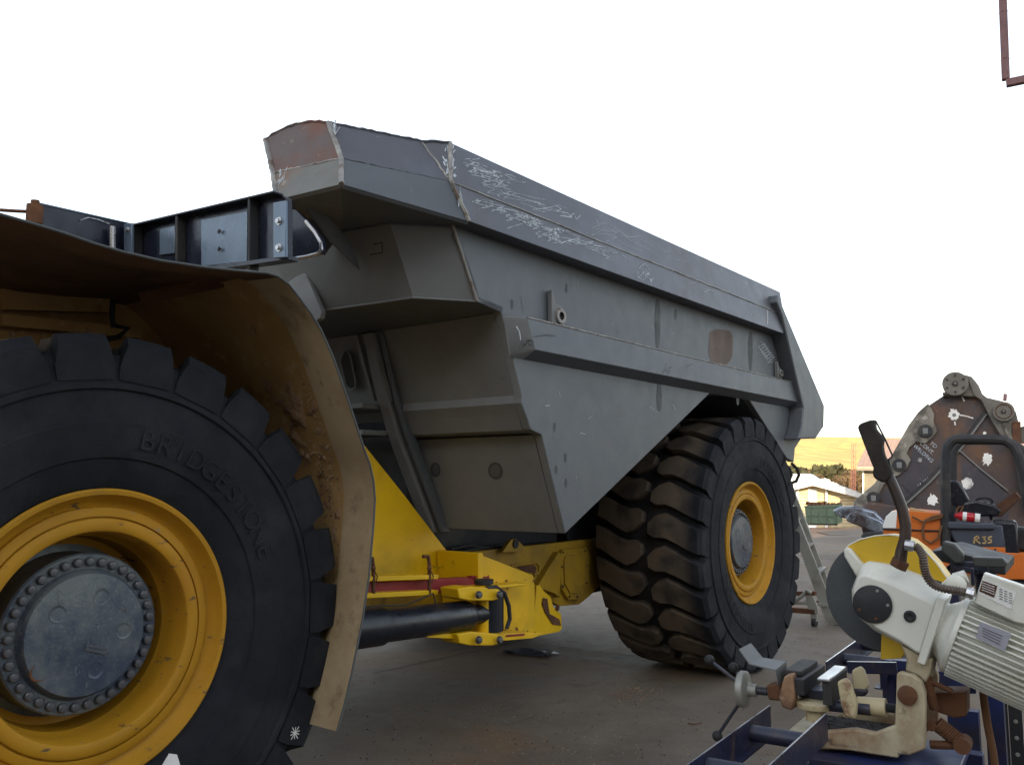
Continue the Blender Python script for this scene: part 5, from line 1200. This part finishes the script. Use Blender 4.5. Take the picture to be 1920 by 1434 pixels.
# lattice tower
tw_=thing('lattice_tower','slender red lattice tower standing above the trees beside the pink roof','lattice tower',gat(1607,62))
mb=MB(); td=62.
xs=((1597,832),(1612,832))
a0,a1=G.D(1596,832,td),G.D(1596,985,td); b0,b1=G.D(1604,832,td),G.D(1604,985,td)
c0,c1=G.D(1600,832,td+.4),G.D(1600,985,td+.4)
for p,q in ((a0,a1),(b0,b1),(c0,c1)): mb.beam(p,q,.05,.05,redsteel,up=k_n)
for k in range(14):
    t0,t1=k/14,(k+1)/14; L0,R0=a0.lerp(a1,t0),b0.lerp(b1,t0); L1,R1=a0.lerp(a1,t1),b0.lerp(b1,t1); mb.beam(L0,R1,.03,.03,redsteel); mb.beam(R0,L1,.03,.03,redsteel); mb.beam(L0,R0,.03,.03,redsteel)
mb.beam(a0,G.D(1616,833,td),.04,.04,redsteel); mb.beam(b0,G.D(1618,862,td),.04,.04,redsteel); mb.beam(G.D(1616,833,td),G.D(1605,850,td),.03,.03,redsteel); mb.beam(G.D(1618,862,td),G.D(1605,880,td),.03,.03,redsteel)
mb.build('lattice',tw_)
# trees
def tree(name,label,px,py_top,w_px,d,m,seed,dens=900):
    rr=random.Random(seed); base=G.D(px,940,d); base.z=gz(0,base.y)-.3; top=G.D(px,py_top,d); H=top.z-base.z; rad=w_px/2/F*d*1.0
    t=thing(name,label,'tree',base,'trees beyond the white building')
    mb=MB(); mb.tube([base,base+V((.1,0,H*.3)),base+V((-.1,.1,H*.7))],[.28,.2,.08],bark,8)
    cl=[]
    for k in range(9):
        a=rr.uniform(0,6.28); q=base+V((cos(a)*rad*rr.uniform(.3,.8),sin(a)*rad*.6,H*rr.uniform(.55,.88))); mb.tube([base+V((0,0,H*.35)),q],[.1,.03],bark,5); cl.append((q,rad*rr.uniform(.3,.5)))
    mb.build('trunk',t)
    mb=MB()
    for k in range(dens):
        c_,r_=rr.choice(cl); v_=V([rr.gauss(0,1) for _ in range(3)]).normalized()*r_*rr.random()**.4; v_.z*=.75; p=c_+v_
        if p.z>top.z: p.z=top.z-rr.random()*.3
        s_=rr.uniform(.12,.3); a=V([rr.gauss(0,1) for _ in range(3)]).normalized()*s_; b=V([rr.gauss(0,1) for _ in range(3)]).normalized()*s_
        mb.add([p-a,p+b,p+a,p-b],[(0,1,2,3)],m)
    mb.build('crown',t)
names=[('dark olive tree rising over the pale grey roof',1478,868,60,75,leafA),('round dark green tree behind the roof vents',1508,872,44,78,leafA),('broad green tree with domed crown behind the white roof',1550,868,60,80,leafA),('brown leafless looking scrub tree left of the lattice tower',1580,882,50,72,leafB),('greyish scrub tree right behind the lattice tower',1610,880,46,76,leafB),('tall dark tree half hidden by the pink roofed house',1642,872,44,84,leafA),('yellowish scrub bush tree low between the two darker trees',1528,884,34,70,leafB)]
for i,(lb,px,py,w_,d_,m_) in enumerate(names): tree('scrub_tree',lb,px,py,w_,d_,m_,i+20)
mb=MB(); rr=random.Random(5)
for k in range(9000):
    px=rr.uniform(1380,2100); d_=rr.uniform(95,150); p=G.D(px,rr.uniform(880,912),d_); p.z-=rr.uniform(0,1.0)
    s_=rr.uniform(.25,.7); a=V([rr.gauss(0,1) for _ in range(3)]).normalized()*s_; b=V([rr.gauss(0,1) for _ in range(3)]).normalized()*s_; mb.add([p-a,p+b,p+a,p-b],[(0,1,2,3)],leafB if k%3 else leafA)
tag(mb.build('far_woodland'),'dense dry scrub woodland in front of the golden hillside','woodland',kind='stuff')
# hill
mb=MB(); nx,ny=90,24; vs=[]
for j in range(ny+1):
    for i in range(nx+1):
        x=-1200+4200*i/nx; y=300+1300*j/ny; t=j/ny; h=-3+ (smooth:=t*t*(3-2*t))*78+noise.fractal(V((x*.002,y*.002,0)),1,2,5)*9*t - max(0,(x-900))*.004
        vs.append((x,y,h))
mb.add(vs,[(j*(nx+1)+i,j*(nx+1)+i+1,(j+1)*(nx+1)+i+1,(j+1)*(nx+1)+i) for j in range(ny) for i in range(nx)],hill_m); struct(mb.build('hill',angle=180))
# inferred workshop, unseen behind the camera: wall placed and sized to shade the yard
ws=thing('workshop','tall steel workshop wall unseen behind the viewpoint, placed and sized to shade the yard','workshop',(0,-24,0))
mb=MB(); mb.box((-4,-26,7.25),((34,0,0),(0,1.5,0),(0,0,7.25)),beige)
for k in range(68): mb.box((-37+k,-24.48,7.25),((.03,0,0),(0,.02,0),(0,0,7.2)),beige)
mb.build('wall',ws); mb=MB(); mb.box((-4,-25.8,14.6),((34.5,0,0),(0,2.2,0),(0,0,.1)),greyroof); mb.build('roof',ws)

# ================================================================== LIGHT
SUN_EL=radians(11); SUN_AZ=radians(188)   # azimuth of the sun seen from the yard, clockwise from +Y
sl=bpy.data.lights.new('sun','SUN'); sl.energy=2.2; sl.angle=radians(.5); sl.color=(1,.78,.42)
so=bpy.data.objects.new('sun',sl); COL.objects.link(so)
dvec=V((sin(SUN_AZ)*cos(SUN_EL),cos(SUN_AZ)*cos(SUN_EL),sin(SUN_EL)))
so.rotation_euler=dvec.to_track_quat('Z','Y').to_euler()
wd_=bpy.data.worlds.new('World'); S.world=wd_; wd_.use_nodes=True; t=wd_.node_tree
bg=t.nodes['Background']; sk_=t.nodes.new('ShaderNodeTexSky'); sk_.sky_type='NISHITA'; sk_.sun_disc=False; sk_.sun_elevation=SUN_EL; sk_.sun_rotation=SUN_AZ; sk_.air_density=1.0; sk_.dust_density=2.0; sk_.ozone_density=1.0
hs_=t.nodes.new('ShaderNodeHueSaturation'); hs_.inputs['Saturation'].default_value=.42; t.links.new(sk_.outputs[0],hs_.inputs['Color'])
t.links.new(hs_.outputs[0],bg.inputs['Color']); bg.inputs['Strength'].default_value=.15
S.view_settings.view_transform='Standard'; S.view_settings.look='None'; S.view_settings.exposure=1.9; S.view_settings.gamma=1
S.render.engine='CYCLES'; S.render.resolution_x=1024; S.render.resolution_y=764
